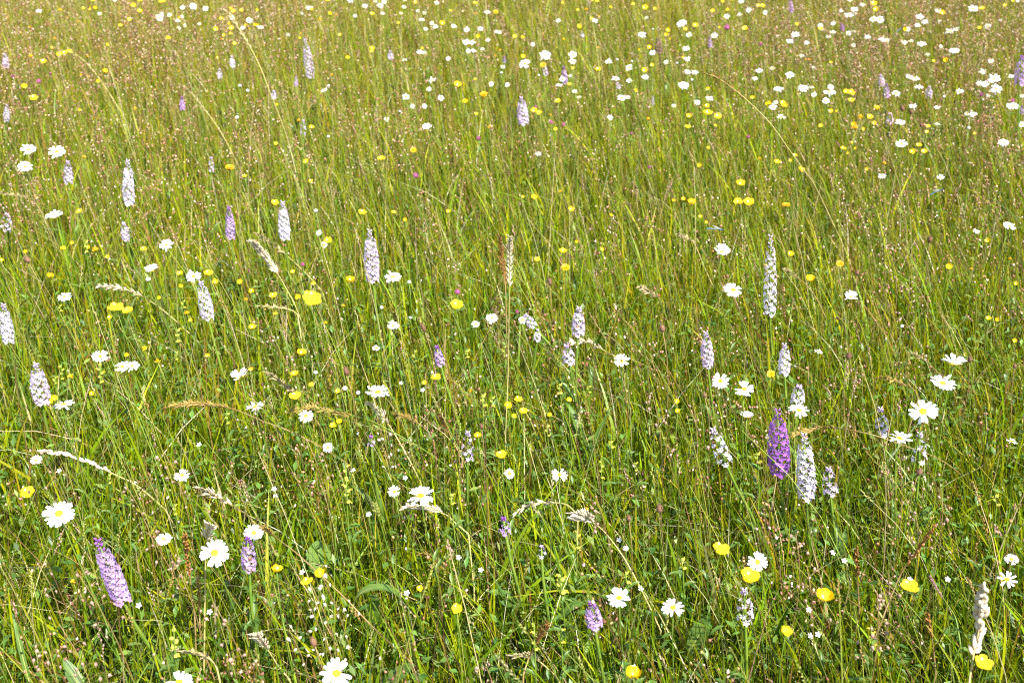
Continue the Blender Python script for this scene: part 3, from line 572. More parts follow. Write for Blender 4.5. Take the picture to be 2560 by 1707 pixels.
def dome(rx, rz, rings, segs, bump=0.0, low=0.0):
    V, Fc = [], []
    for i in range(rings):
        a = (math.pi / 2) * (i / rings) if not low else -low + (math.pi / 2 + low) * (i / rings)
        for k in range(segs):
            t = 2 * math.pi * (k + .5 * (i % 2)) / segs; b = 1 + bump * (1 if (i + k) % 2 else -1)
            V.append((rx * math.cos(a) * math.cos(t) * b, rx * math.cos(a) * math.sin(t) * b, rz * math.sin(a)))
    V.append((0, 0, rz))
    for i in range(rings - 1):
        for k in range(segs):
            k2 = (k + 1) % segs; Fc.append((i * segs + k, i * segs + k2, (i + 1) * segs + k2, (i + 1) * segs + k))
    for k in range(segs): Fc.append(((rings - 1) * segs + k, (rings - 1) * segs + (k + 1) % segs, len(V) - 1))
    if low: Fc.append(tuple(reversed(range(segs))))
    return V, Fc
def spindle(L, W, T, sides=6, rings=4, px=.45):
    """closed pointed body along +x from 0 to L"""
    V = [(0, 0, 0)]; Fc = []
    for i in range(1, rings + 1):
        u = i / (rings + 1); r = math.sin(math.pi * u ** (px / .5)) ** .8
        for k in range(sides):
            t = 2 * math.pi * k / sides; V.append((L * u, W * .5 * r * math.cos(t), T * .5 * r * math.sin(t)))
    V.append((L, 0, 0)); e = len(V) - 1
    for k in range(sides):
        Fc.append((0, 1 + (k + 1) % sides, 1 + k)); b = 1 + (rings - 1) * sides; Fc.append((e, b + k, b + (k + 1) % sides))
    for i in range(rings - 1):
        for k in range(sides):
            k2 = (k + 1) % sides; a = 1 + i * sides; Fc.append((a + k, a + k2, a + sides + k2, a + sides + k))
    return V, Fc

DISC = mesh('disc', *dome(.30, .13, 4, 12, .05), M['disc'])
INVOL = mesh('sepal_cup', *xf((dome(.27, .12, 3, 8)[0], dome(.27, .12, 3, 8)[1]), Matrix.Rotation(math.pi, 4, 'X')), M['leaf'])
BUDM = mesh('bud', *dome(.5, .42, 4, 9, .03, low=.9), M['white'])

def hsh(*a): return random.Random(hash(tuple(int(v) for v in a)))

# ---------------------------------------------------------------- oxeye daisies
def petal_mtx(head, fr, R_, ang, up, ln, roll=0, inner=.17):
    return Matrix.Translation(head) @ fr @ Matrix.Rotation(ang, 4, 'Z') @ Matrix.Translation((R_ * inner, 0, R_ * .015)) @ \
        Matrix.Rotation(-up, 4, 'Y') @ Matrix.Rotation(roll, 4, 'X') @ Matrix.Diagonal((R_ * ln, R_ * ln, R_ * ln, 1))

_JOIN = {}
def joined_rays(n, cup, few):
    key = (n, round(cup, 1), few)
    if key not in _JOIN:
        rr = random.Random(n * 7 + int(cup * 10)); pc = []
        for k in range(n):
            if few and k in (1, 4, 6): continue
            pc.append(xf(RAY[k % 3][1], petal_mtx(Vector(), Matrix(), 1, 6.283 * (k + rr.uniform(-.2, .2)) / n, cup + rr.uniform(-.3, .3), .80 * rr.uniform(.72, 1.05), rr.uniform(-.3, .3))))
        _JOIN[key] = mesh('petals', *merge(pc), M['white'])
    return _JOIN[key]

def daisy(tile, d):
    x, y, w, h = d[:4]; roll = d[4] if len(d) > 4 else 0; fl = d[5] if len(d) > 5 else ''
    px, py, f = TP(tile, x, y); wp = w * f
    h0 = R.uniform(.31, .43)
    p, dia = fit(px, py, wp, .028, .052, h0, .62, .20); Rd = dia / 2
    n = face_dir(p, h / w * (.8 if fl == 'cup' else 1), roll); b = base_for(p)
    look = 'large white oxeye daisy' if wp > 60 else ('white oxeye daisy' if wp > 30 else 'small white daisy')
    if fl == 'cup': look = 'white daisy with upswept petals'
    if fl == 'few': look = 'ragged white daisy missing petals'
    t = thing('oxeye_daisy', 'daisy', 'oxeye daisies in the meadow', b, 'daisy', look, px, py)
    head = p - b; fr = frame(n, Vector((math.cos(px), math.sin(px), 0)))
    add_stem(t, head - n * Rd * .1, (n + Vector((0, 0, 1.2))).normalized(), .0013, M['stem'], n=7 if wp > 25 else 5, sides=5 if wp > 25 else 4)
    cup = .55 if fl == 'cup' else R.uniform(-.06, .22)
    near = wp > 26
    dk = Rd * (.95 if near else 1.2); link('disc', DISC, t, Matrix.Translation(head) @ fr @ Matrix.Diagonal((dk, dk, dk, 1)))
    if near:
        k = R.choice((17, 18, 20, 21, 23)); gap = R.randrange(k)
        link('sepal_cup', INVOL, t, Matrix.Translation(head) @ fr @ Matrix.Diagonal((Rd, Rd, Rd, 1)))
        for i in range(k):
            if fl == 'few' and i % 5 in (1, 3): continue
            if R.random() < .07 or (gap < 4 and i in (gap, gap + 1)): continue
            dr = R.uniform(-.09, .09) + (R.choice((-.6, -.4, .45)) if R.random() < .12 else 0)
            link('petal', RAY[R.randrange(3)][0], t, petal_mtx(head, fr, Rd, 6.283 * (i + R.uniform(-.25, .25)) / k, cup + dr, .83 * R.uniform(.88, 1.05), R.uniform(-.25, .25)))
    else:
        link('petals', joined_rays(R.choice((11, 12, 14, 16, 17)), cup, fl == 'few'), t, Matrix.Translation(head) @ fr @ Matrix.Rotation(R.uniform(0, 6), 4, 'Z') @ Matrix.Diagonal((Rd, Rd, Rd, 1)))
    if wp > 40:
        for i in range(2): side_leaf(t, head * R.uniform(.3, .6), .035, .007)

LEAFM = fan_petal(1, [(0, .10), (.25, .42), (.6, .46), (.85, .26), (1, .03)], M['leaf'], 'leaf', .25, -.06)[0]
def side_leaf(t, at, L, W, up=.6, az=None):
    az = R.uniform(0, 6.28) if az is None else az
    link('leaf', LEAFM, t, Matrix.Translation(at) @ Matrix.Rotation(az, 4, 'Z') @ Matrix.Rotation(-up, 4, 'Y') @ Matrix.Diagonal((L, W, L, 1)))

for tl, L_ in DAISY.items():
    for d in L_: daisy(tl, d)

for tl, L_ in BUD.items():
    for x, y, w in L_:
        px, py, f = TP(tl, x, y); p, dia = fit(px, py, w * f, .008, .014, R.uniform(.3, .38)); b = base_for(p)
        t = thing('daisy_bud', 'flower bud', 'closed white daisy buds', b, 'bud', 'round closed white daisy bud', px, py)
        n = Vector((R.uniform(-.2, .2), R.uniform(-.3, .1), 1)).normalized(); head = p - b
        add_stem(t, head - n * dia * .3, n, .0011, M['stem'], n=5)
        link('bud', BUDM, t, Matrix.Translation(head) @ frame(n) @ Matrix.Diagonal((dia, dia, dia, 1)))
        link('sepal_cup', INVOL, t, Matrix.Translation(head - n * dia * .12) @ frame(n) @ Matrix.Diagonal((dia * 1.9, dia * 1.9, dia * 2.2, 1)))

# ---------------------------------------------------------------- buttercups
def cup_petal():
    V, Fc = [], []; prof = [(0, .08), (.25, .25), (.55, .43), (.82, .43), (1.0, .22)]
    for x, w in prof:
        for j in range(5):
            s = (j - 2) / 2; V.append((x * (1 - .05 * s * s), w * s, .30 * x * x - .10 * math.sin(x * 2.2) + .22 * s * s * w))
    for i in range(len(prof) - 1):
        for j in range(4): a = i * 5 + j; Fc.append((a, a + 5, a + 6, a + 1))
    return V, Fc
CP = (CP,)[0]
CUPV = cup_petal(); CUPM = mesh('petal', *CUPV, M['yellow'])
STAM = mesh('stamens', *merge([dome(.17, .14, 3, 8, .12)] + [xf(spindle(.24, .035, .035, 3, 1), Matrix.Rotation(6.283 * k / 11, 4, 'Z') @ Matrix.Rotation(-.8, 4, 'Y')) for k in range(11)]), M['stamen'])
def petal5(k, up, sc_=1.0): return Matrix.Rotation(6.283 * k / 5, 4, 'Z') @ Matrix.Translation((.04, 0, 0)) @ Matrix.Rotation(-up, 4, 'Y') @ Matrix.Diagonal((sc_, sc_, sc_, 1))
CUPJ = [mesh('petals', *merge([xf(CUPV, petal5(k, u + .1 * math.sin(k * 2.3))) for k in range(5)]), M['yellow']) for u in (.15, .36, .6)]
def buttercup(tile, d):
    x, y, w, h = d[:4]; px, py, f = TP(tile, x, y); wp = w * f
    p, dia = fit(px, py, wp, .014, .033, R.uniform(.30, .42), .68, .22); b = base_for(p)
    look = 'big glossy yellow buttercup' if wp > 30 else ('yellow buttercup' if wp > 15 else 'small yellow buttercup')
    t = thing('buttercup', 'buttercup', 'yellow buttercups in the meadow', b, 'buttercup', look, px, py)
    n = face_dir(p, min(.9, h / w * .95), R.uniform(-.15, .15)); head = p - b; fr = frame(n, Vector((math.cos(py), math.sin(py), 0)))
    ui = R.randrange(3); up = (.15, .36, .6)[ui]; Rd = dia / 2 / max(.72, math.cos(up) * 1.02)
    add_stem(t, head, (n + Vector((0, 0, 1.5))).normalized(), .0009, M['stem'], n=6 if wp > 18 else 5, sides=4)
    S = Matrix.Diagonal((Rd, Rd, Rd, 1)); T = Matrix.Translation(head) @ fr
    if wp > 15:
        for k in range(5): link('petal', CUPM, t, T @ S @ petal5(k + R.uniform(-.08, .08), up + R.uniform(-.14, .14), R.uniform(.93, 1.05)))
        link('stamens', STAM, t, T @ S)
    else:
        link('petals', CUPJ[ui], t, T @ Matrix.Rotation(R.uniform(0, 6), 4, 'Z') @ S)
    if wp > 24: side_leaf(t, head * .5, .03, .008)
for tl, L_ in CUP.items():
    for d in L_: buttercup(tl, d)

# ---------------------------------------------------------------- trefoil and hawkbit
TREF = []
for v in range(3):
    rr = random.Random(v); pc = []
    for k in range(5):
        m = Matrix.Rotation(6.283 * k / 5 + rr.uniform(-.4, .4), 4, 'Z') @ Matrix.Rotation(-rr.uniform(.2, .9), 4, 'Y')
        pc.append(xf(spindle(.5, .26, .22, 6, 3), m)); pc.append(xf(CUPV, m @ Matrix.Translation((.22, 0, .05)) @ Matrix.Rotation(-1.0, 4, 'Y') @ Matrix.Diagonal((.34, .34, .34, 1))))
    TREF.append(mesh('flowers', *merge(pc), M['orange']))
for tl, L_ in TREFOIL.items():
    for x, y, w in L_:
        px, py, f = TP(tl, x, y); p, dia = fit(px, py, w * f, .014, .026, R.uniform(.24, .33), .5, .2); b = base_for(p)
        t = thing('trefoil', 'trefoil', 'orange yellow trefoil flowers', b, 'trefoil', 'orange yellow trefoil cluster' if w * f > 10 else 'tiny orange yellow trefoil', px, py)
        add_stem(t, p - b, Vector((0, 0, 1)), .0009, M['stem'], n=5, sides=4)
        link('flowers', TREF[R.randrange(3)], t, Matrix.Translation(p - b) @ Matrix.Rotation(R.uniform(0, 6), 4, 'Z') @ Matrix.Diagonal((dia, dia, dia, 1)))
for tl, L_ in HAWKBIT.items():
    for x, y, w, h in L_:
        px, py, f = TP(tl, x, y); p, dia = fit(px, py, w * f, .018, .028, R.uniform(.32, .4), .55, .25); b = base_for(p); Rd = dia / 2
        t = thing('hawkbit', 'hawkbit', 'orange hawkbits', b, 'hawkbit', 'deep orange yellow hawkbit with narrow rays', px, py)
        n = face_dir(p, h / w * .8); fr = frame(n); head = p - b
        add_stem(t, head - n * Rd * .3, n + Vector((0, 0, 1)), .0011, M['stem'], n=6)
        link('sepal_cup', INVOL, t, Matrix.Translation(head - n * Rd * .05) @ fr @ Matrix.Diagonal((Rd, Rd, Rd * 4, 1)))
        for ring, (k, up, ln) in enumerate(((14, .35, 1.0), (11, .7, .8), (7, 1.1, .55))):
            for i in range(k): link('petal', SEPT[0][0], t, petal_mtx(head, fr, Rd, 6.283 * (i + R.uniform(-.2, .2)) / k + ring, up + R.uniform(-.1, .1), ln, 0, .05) @ Matrix.Diagonal((1, 1.4, 1, 1)))

# ---------------------------------------------------------------- orchids
def floret():
    V = [(.30, 0, .02), (.52, -.56, -.10), (.60, -.58, -.46), (.62, -.24, -.52), (.74, 0, -.86), (.62, .24, -.52), (.60, .58, -.46), (.52, .56, -.10), (.46, 0, .0)]
    Fc = [(8, 1, 2), (8, 2, 3), (8, 3, 4), (8, 4, 5), (8, 5, 6), (8, 6, 7)]
    V += [(.32, -.12, .02), (.30, -.80, .34), (.42, -.62, .02)]; Fc += [(9, 10, 11)]
    V += [(.32, .12, .02), (.30, .80, .34), (.42, .62, .02)]; Fc += [(12, 14, 13)]
    V += [(.24, -.24, .06), (.30, 0, .50), (.24, .24, .06), (.62, 0, .30)]; Fc += [(15, 18, 16), (16, 18, 17), (15, 17, 18)]
    k = len(V); v, f = spindle(.5, .16, .16, 4, 2); v = [(a - .1, b, c - .02) for a, b, c in v]; V += v; Fc += [tuple(i + k for i in q) for q in f]
    return V, Fc
FLO = floret()
FLOM = {c: mesh('floret', *FLO, M[m]) for c, m in (('white', 'orchid_white'), ('pale', 'orchid_pale'), ('lilac', 'orchid_lilac'), ('lilac2', 'orchid_lilac'), ('purple', 'orchid_purple'), ('dark', 'orchid_dark'))}
ORC_LOOK = {'white': 'whitish', 'pale': 'pale lilac', 'lilac': 'lilac', 'lilac2': 'lilac', 'purple': 'vivid purple', 'dark': 'withered dark brown'}
def orchid(tile, d):
    x, yt, yb, w, col = d[:5]; full = d[5] if len(d) > 5 else 1.0; lean = d[6] if len(d) > 6 else 0
    tx, ty, f = TP(tile, x + lean * w * .5, yt); lean += R.uniform(-.28, .12); tx, ty, f = TP(tile, x + lean * w * .5, yt); bx, by, _ = TP(tile, x - lean * w * .5, yb); wp = w * f
    p, dia = fit(bx, by, wp, .016, .046, R.uniform(.23, .31), .42, .16)
    top = at_y(tx, ty, p.y + .005); ax = top - p; Ls = ax.length
    b = Vector((p.x - ax.x / max(ax.z, .02) * p.z * .8 + R.uniform(0, .02), p.y + R.uniform(-.015, .015), 0))
    t = thing('spotted_orchid', 'orchid', 'spotted orchid spikes', b, 'orchid', ('tall ' if Ls > .095 else ('short ' if Ls < .05 else '')) + ORC_LOOK[col] + ' orchid spike' + (' with sparse florets' if full < .75 else ''), (tx + bx) / 2, (ty + by) / 2)
    P0 = p - b; P1 = top - b; a = ax.normalized()
    pts = stem_curve(Vector((0, 0, -.02)), P0, a, 6, .01) + [P0.lerp(P1, .5), P1 - a * .004]
    V, Fc = tube(pts, [.0034, .0033, .0031, .0030, .0028, .0026, .0020, .0009] if wp > 14 else [.002] * 7 + [.0008], 6)
    link('stem', mesh('stem', V, Fc, M['stem'] if col != 'dark' else M['orchid_dark']), t)
    for i in range(3):
        side_leaf(t, pts[1] * (.4 + .5 * i), R.uniform(.07, .12), R.uniform(.016, .024), R.uniform(.7, 1.2))
    Rf = dia / 2; fs = min(max(Rf * .5, .0046), .0085); spots = []
    n = int(full * max(10, min(92, Ls / fs * 5.6 * (1 if wp > 14 else .9)))); fr = frame(a); bud_from = .84
    for i in range(n):
        u = (i + .5) / n
        if u > bud_from: break
        prof = (1 - .45 * max(0, (u - .45) / .55)) * (.8 + .2 * min(1, u * 5))
        if full < .75 and R.random() < .25: continue
        az = i * 2.399 + R.uniform(-.2, .2); s = fs * (1.22 - .42 * u) * R.uniform(.8, 1.2)
        mt = Matrix.Translation(P0 + ax * u) @ fr @ Matrix.Rotation(az, 4, 'Z') @ Matrix.Translation((max(0, Rf * prof - s * .75), 0, 0)) @ Matrix.Rotation(R.uniform(-.25, .25), 4, 'Y') @ Matrix.Rotation(R.uniform(-.2, .2), 4, 'X') @ Matrix.Diagonal((s, s, s, 1))
        spots.append(mt)
    if wp > 17:
        for mt in spots: link('floret', FLOM[col], t, mt)
    else:
        link('florets', mesh('florets', *merge([xf(FLO, mt) for mt in spots]), FLOM[col].materials[0]), t)
    pc = []
    for i in range(10):
        u = bud_from + (1 - bud_from) * i / 9; r_ = Rf * .38 * (1.02 - (u - bud_from) / (1.02 - bud_from))
        pc.append(xf(spindle(fs * 1.1, fs * .5, fs * .5, 4, 2), Matrix.Translation(P0 + ax * u) @ fr @ Matrix.Rotation(i * 2.4, 4, 'Z') @ Matrix.Translation((r_ * .2, 0, 0)) @ Matrix.Rotation(-.8, 4, 'Y')))
    link('buds', mesh('buds', *merge(pc), M['orchid_pale' if col in ('white', 'pale') else ('orchid_purple' if col != 'dark' else 'orchid_dark')]), t)
    pc = []
    for i in range(max(5, n // 3)):
        u = R.uniform(0, .95); pc.append(xf(spindle(fs * 1.5, fs * .25, fs * .12, 4, 1), Matrix.Translation(P0 + ax * u) @ fr @ Matrix.Rotation(R.uniform(0, 6.28), 4, 'Z') @ Matrix.Rotation(-.7, 4, 'Y')))
    link('bracts', mesh('bracts', *merge(pc), M['bract']), t)
for tl, L_ in ORCHID.items():
    for d in L_: orchid(tl, d)

# ---------------------------------------------------------------- clover, plantain, rattle, tiny white flowers
CLV = []
for v in range(2):
    rr = random.Random(v + 5); pc = [dome(.34, .34, 3, 7, 0, low=.8)]
    for k in range(38):
        pc.append(xf(spindle(.30, .10, .08, 4, 1), Matrix.Rotation(k * 2.4, 4, 'Z') @ Matrix.Rotation(-(1.45 - 2.0 * k / 38), 4, 'Y') @ Matrix.Translation((.24, 0, 0))))
    CLV.append(mesh('flower_head', *merge(pc), M['clover']))
for tl, L_ in CLOVER.items():
    for x, y, w in L_:
        px, py, f = TP(tl, x, y); p, dia = fit(px, py, w * f, .014, .024, R.uniform(.28, .36)); b = base_for(p)
        t = thing('red_clover', 'clover', 'pink clover heads', b, 'clover', 'round magenta pink clover head', px, py)
        add_stem(t, p - b, Vector((0, 0, 1)), .001, M['stem'], n=5, sides=4)
        link('flower_head', CLV[R.randrange(2)], t, Matrix.Translation(p - b) @ Matrix.Rotation(R.uniform(-.3, .3), 4, 'X') @ Matrix.Diagonal((dia, dia, dia, 1)))
        for i in range(3): side_leaf(t, (p - b) * .86, .016, .009, .2, i * 2.1)
pc = [xf(spindle(1.0, .62, .62, 8, 6), Matrix.Rotation(-math.pi / 2, 4, 'Y'))]
for k in range(70):
    u = (k + .5) / 70; r_ = .30 * math.sin(math.pi * u ** .9) ** .8
    pc.append(xf(spindle(.14, .09, .07, 4, 1), Matrix.Translation((0, 0, u)) @ Matrix.Rotation(k * 2.4, 4, 'Z') @ Matrix.Translation((r_ * .85, 0, 0)) @ Matrix.Rotation(-.7, 4, 'Y')))
PLT = mesh('seed_head', *merge(pc), M['brown_head'])
for tl, L_ in PLANTAIN.items():
    for x, y, w, h in L_:
        px, py, f = TP(tl, x, y); p, dia = fit(px, py, w * f, .009, .015, R.uniform(.28, .38)); b = base_for(p)
        t = thing('plantain', 'plantain', 'brown plantain seed heads', b, 'plantain', 'dark brown knobbly plantain head', px, py)
        L = dia * max(1.1, h / w) * 1.25; a = Vector((R.uniform(-.3, .1), R.uniform(-.15, .15), 1)).normalized(); q = p - b - a * L * .5
        add_stem(t, q, a, .0011, M['brown_stem'], n=6, sides=4)
        link('seed_head', PLT, t, Matrix.Translation(q) @ frame(a) @ Matrix.Diagonal((dia * 1.4, dia * 1.4, L, 1)))
CALX = mesh('calyx', *xf(spindle(1, .95, .55, 8, 5, .42), Matrix.Identity(4)), M['calyx'])
v1 = xf(spindle(.62, .22, .26, 6, 3), Matrix.Translation((.72, 0, .04)) @ Matrix.Rotation(-.35, 4, 'Y'))
v2 = xf(fan_petal(1, [(0, .1), (.5, .28), (1, .12)], M['pale_yellow'], 'lip', .2)[1], Matrix.Translation((.95, 0, -.02)) @ Matrix.Rotation(.5, 4, 'Y') @ Matrix.Diagonal((.42, .42, .42, 1)))
CORM = mesh('corolla', *merge([v1, v2]), M['pale_yellow'])
for tl, L_ in RATTLE.items():
    for x, yt, yb, w in L_:
        tx, ty, f = TP(tl, x, yt); bx, by, _ = TP(tl, x + w * .1, yb); wp = w * f
        p, dia = fit(bx, by, wp, .020, .036, R.uniform(.28, .33), .40, .22); top = at_y(tx, ty, p.y); ax = top - p
        b = Vector((p.x + R.uniform(-.01, .03), p.y + R.uniform(-.01, .01), 0))
        t = thing('yellow_rattle', 'yellow rattle', 'yellow rattle spikes', b, 'rattle', 'pale yellow green rattle spike', (tx + bx) / 2, (ty + by) / 2)
        P0 = p - b; P1 = top - b; pts = stem_curve(Vector((0, 0, -.02)), P0, ax, 5, .01) + [P1]
        V, Fc = tube(pts, [.0014] * 5 + [.0008], 5); link('stem', mesh('stem', V, Fc, M['stem']), t)
        n = max(3, min(9, int(ax.length / .011))); cs = dia * .46
        for i in range(n):
            u = (i + .3) / n; az = (i % 2) * math.pi + (i // 2) * 1.3 + R.uniform(-.4, .4) - .9; s = cs * (1.05 - .4 * u)
            base = Matrix.Translation(P0 + ax * u) @ Matrix.Rotation(az, 4, 'Z') @ Matrix.Rotation(-R.uniform(.2, .8), 4, 'Y') @ Matrix.Diagonal((s, s, s, 1))
            link('calyx', CALX, t, base)
            if R.random() < .8: link('corolla', CORM, t, base)
        for i in range(4): side_leaf(t, P0 * R.uniform(.4, .98), .03, .008, R.uniform(.1, .6))
TNY = mesh('petals', *merge([xf(fan_petal(1, [(0, .08), (.4, .26), (.8, .30), (1, .12)], M['white'], 'p', .05)[1], Matrix.Rotation(6.283 * k / 5, 4, 'Z') @ Matrix.Rotation(-.2, 4, 'Y')) for k in range(5)]), M['white'])
for tl, L_ in TINY.items():
    for x, y in L_:
        px, py, f = TP(tl, x, y); p = at_h(px, py, R.uniform(.16, .25)); b = base_for(p, .02)
        t = thing('stitchwort', 'stitchwort', 'tiny white stitchwort flowers', b, 'tiny', 'tiny white star flower low in grass', px, py)
        add_stem(t, p - b, Vector((0, 0, 1)), .0006, M['stem'], n=5, sides=4)
        link('petals', TNY, t, Matrix.Translation(p - b) @ frame(Vector((R.uniform(-.4, .4), -.5, 1))) @ Matrix.Diagonal((.0055, .0055, .0055, 1)))
        link('disc', DISC, t, Matrix.Translation(p - b) @ frame(Vector((0, -.5, 1))) @ Matrix.Diagonal((.0035, .0035, .0035, 1)))

# ---------------------------------------------------------------- single quaking-grass plants close by
QSP = mesh('spikelet', *merge([xf(spindle(1, .85, .55, 6, 3, .36), Matrix.Identity(4))] + [xf(spindle(.5, .3, .2, 4, 1), Matrix.Translation((.12 + .14 * k, .16 * (-1) ** k, 0)) @ Matrix.Rotation(.5 * (-1) ** k, 4, 'Z')) for k in range(5)]), M['quake'])
QSW = QSP.copy(); QSW.materials[0] = M['cream']
for tl, L_ in QUAKE.items():
    for x, y in L_:
        px, py, f = TP(tl, x, y); p = at_h(px, py, R.uniform(.30, .38)); b = base_for(p, .05)
        pale = (tl == 13 and x < 700) or (tl == 12 and x == 1060)
        t = thing('quaking_grass', 'quaking grass', 'quaking grass plants', b, 'quake', 'cream quaking grass with dangling spikelets' if pale else 'pinkish brown quaking grass with dangling spikelets', px, py)
        t["kind"] = "thing"; c = p - b; top = c + Vector((R.uniform(-.02, .01), 0, .035)); pts = stem_curve(Vector((0, 0, -.02)), top, Vector((-.3, 0, 1)), 8, .02)
        pc = [tube(pts, [.0008] * 7 + [.0004], 4)]; sp = []
        for i in range(R.randrange(9, 15)):
            u = R.uniform(.62, 1); k = min(6, int(u * 7)); q = pts[k].lerp(pts[k + 1], u * 7 - k) if k < 7 else pts[-1]
            az = R.uniform(0, 6.28); r_ = (.012 + .05 * (1.05 - u)) * R.uniform(.5, 1.1)
            e = q + Vector((math.cos(az) * r_, math.sin(az) * r_, r_ * R.uniform(-.2, .5))); m_ = q.lerp(e, .6) + Vector((0, 0, r_ * .25))
            pc.append(tube([q, m_, e], .0003, 3, False)); sp.append(e)
        link('stalk', mesh('stalk', *merge(pc), M['brown_stem']), t)
        for e in sp:
            s = R.uniform(.0055, .0085); link('spikelet', QSW if pale else QSP, t, Matrix.Translation(e) @ frame(Vector((R.uniform(-1, 1), R.uniform(-1, 1), .2)), Vector((R.uniform(-.5, .5), R.uniform(-.5, .5), -1))) @ Matrix.Diagonal((s, s, s, 1)))

# ---------------------------------------------------------------- drooping grass heads
def smooth_path(P, n):
    out = []
    for i in range(n):
        u = i / (n - 1) * (len(P) - 1); k = min(int(u), len(P) - 2); t = u - k
        p0, p1, p2, p3 = P[max(k - 1, 0)], P[k], P[k + 1], P[min(k + 2, len(P) - 1)]
        out.append(.5 * (2 * p1 + (p2 - p0) * t + (2 * p0 - 5 * p1 + 4 * p2 - p3) * t * t + (3 * p1 - 3 * p2 + p3 - p0) * t ** 3))
    return out
SPK = {}
def spikelet_mesh(mat, slim):
    if (mat, slim) not in SPK:
        pc = [spindle(1, .20 if not slim else .30, .13 if not slim else .22, 6, 3, .4)]
        for k in range(4): pc.append(xf(spindle(.62, .10, .07, 4, 1), Matrix.Translation((.12 + .15 * k, .06 * (-1) ** k, .01)) @ Matrix.Rotation(.22 * (-1) ** k, 4, 'Z')))
        pc.append(xf(spindle(.35, .012, .012, 3, 1), Matrix.Translation((.95, 0, 0))))
        SPK[(mat, slim)] = mesh('spikelet', *merge(pc), M[mat])
    return SPK[(mat, slim)]
for mat, smat, share, sl, cnt, he, pts, look in HEADS:
    px = [TP(*q)[:2] for q in pts]; e = at_h(*px[-1], he); Y = e.y
    P = [at_y(x, y, Y + .04 * math.sin(i * .9)) for i, (x, y) in enumerate(px)]
    foot = Vector((P[-1].x + (P[-1].x - P[-2].x) * .3, Y + .01, 0)); b = foot.copy()
    path = smooth_path([q - b for q in P], 6 * len(P)) + [Vector((0, 0, -.02))]
    fat = cnt >= 40 and mat == 'cream'
    t = thing('grass_head', 'grass head', 'drooping grass seed heads', b, 'head', look, px[0][0], px[0][1], None)
    n = len(path); thick = .0013 if Y < 3.5 else .0016
    V, Fc = tube(path[::-1], [thick * (1.3 - .75 * i / (n - 1)) for i in range(n)], 5); link('stalk', mesh('stalk', V, Fc, M[smat]), t)
    seg = [0]
    for i in range(n - 2): seg.append(seg[-1] + (path[i + 1] - path[i]).length)
    tot = seg[-1] * share
    def along(s):
        for i in range(len(seg) - 1):
            if seg[i + 1] >= s: u = (s - seg[i]) / max(1e-6, seg[i + 1] - seg[i]); return path[i].lerp(path[i + 1], u), (path[i] - path[i + 1]).normalized()
        return path[-2], Vector((0, 0, 1))
    single = cnt < 30; pcs = []
    scale = 1.0 if Y < 3.5 else 1.15
    for i in range(cnt):
        s = tot * (i + .5) / cnt; q, d = along(s); side = d.cross(Vector((R.uniform(-.4, .4), -1, R.uniform(-.4, .4)))).normalized() * (1 if i % 2 else -1)
        if not single: side = d.cross(Vector((R.uniform(-1, 1), R.uniform(-1, 1), R.uniform(-1, 1)))).normalized()
        dd = (d + side * R.uniform(.12, .34) * (1.5 if cnt >= 40 else 1)).normalized(); L = sl * scale * R.uniform(.8, 1.15) * (.75 + .25 * math.sin(math.pi * (i + .5) / cnt))
        w = 1.7 if fat else (1.15 if single else 1.5)
        m = Matrix.Translation(q + side * sl * .05) @ frame(side.cross(dd) + Vector((0, 0, .01)), dd) @ Matrix.Diagonal((L, L * w, L * w, 1))
        if single: link('spikelet', spikelet_mesh(mat, False), t, m)
        else: pcs.append(xf(spindle(1, .26, .2, 5, 2, .42), m))
    if pcs: link('spikelets', mesh('spikelets', *merge(pcs), M[mat]), t)

# ---------------------------------------------------------------- broad leaves, insects
def big_leaf(px, py, h, L, W, up, az, look, bendy=0.0, py_base=None):
    p = at_h(px, py, h); d0 = Vector((math.cos(az), math.sin(az), 0)); b = Vector((p.x - d0.x * L * .45, p.y - d0.y * L * .45, 0))
    t = thing('broad_leaf', 'leaf', 'broad leaves low in the grass', b, 'leaf', look, px, py)
    c = p - b; V, Fc = [], []; n = 9; mid = []
    s = d0.cross(Vector((0, 0, 1))); st = c - d0 * L * .45 * math.cos(up) - Vector((0, 0, L * .45 * math.sin(up))); a = up; q = st.copy()
    for i in range(n):
        u = i / (n - 1); w = W * .5 * (math.sin(math.pi * min(1, u * .94 + .06)) ** .75) + .0006
        e = 1 + .06 * math.sin(i * 2.7); V += [q - s * w * e + Vector((0, 0, w * .25)), q.copy(), q + s * w * e + Vector((0, 0, w * .25))]
        mid.append(q.copy()); q = q + (d0 * math.cos(a) + Vector((0, 0, 1)) * math.sin(a)) * (L / (n - 1)); a -= bendy / (n - 1)
    for i in range(n - 1): k = i * 3; Fc += [(k, k + 3, k + 4, k + 1), (k + 1, k + 4, k + 5, k + 2)]
    link('blade', mesh('blade', V, Fc, M['leaf']), t)
    link('stalk', mesh('stalk', *tube(stem_curve(Vector((0, 0, -.01)), st, None, 5, .01), .0016, 5), M['stem']), t)
    link('midrib', mesh('midrib', *tube([m_ - Vector((0, 0, .0006)) for m_ in mid], [.0012 * (1.1 - i / n) for i in range(n)], 4), M['greenhead']), t)
big_leaf(798, 1400, .10, .075, .05, 1.0, 1.7, 'round upright green leaf behind small buttercups')
big_leaf(932, 1540, .11, .09, .03, 1.25, .9, 'broad dark green leaf below a bent leaf')
big_leaf(908, 1450, .24, .13, .016, 1.2, .1, 'pale green leaf bent over in an arch', 3.0)
big_leaf(990, 1690, .12, .07, .03, .4, .4, 'broad green leaf at the bottom edge')
big_leaf(190, 1700, .12, .08, .022, .8, 2.4, 'wide green leaf near the bottom left corner')
big_leaf(1745, 1590, .10, .08, .035, .9, .7, 'shaded oval leaf among upright stems')
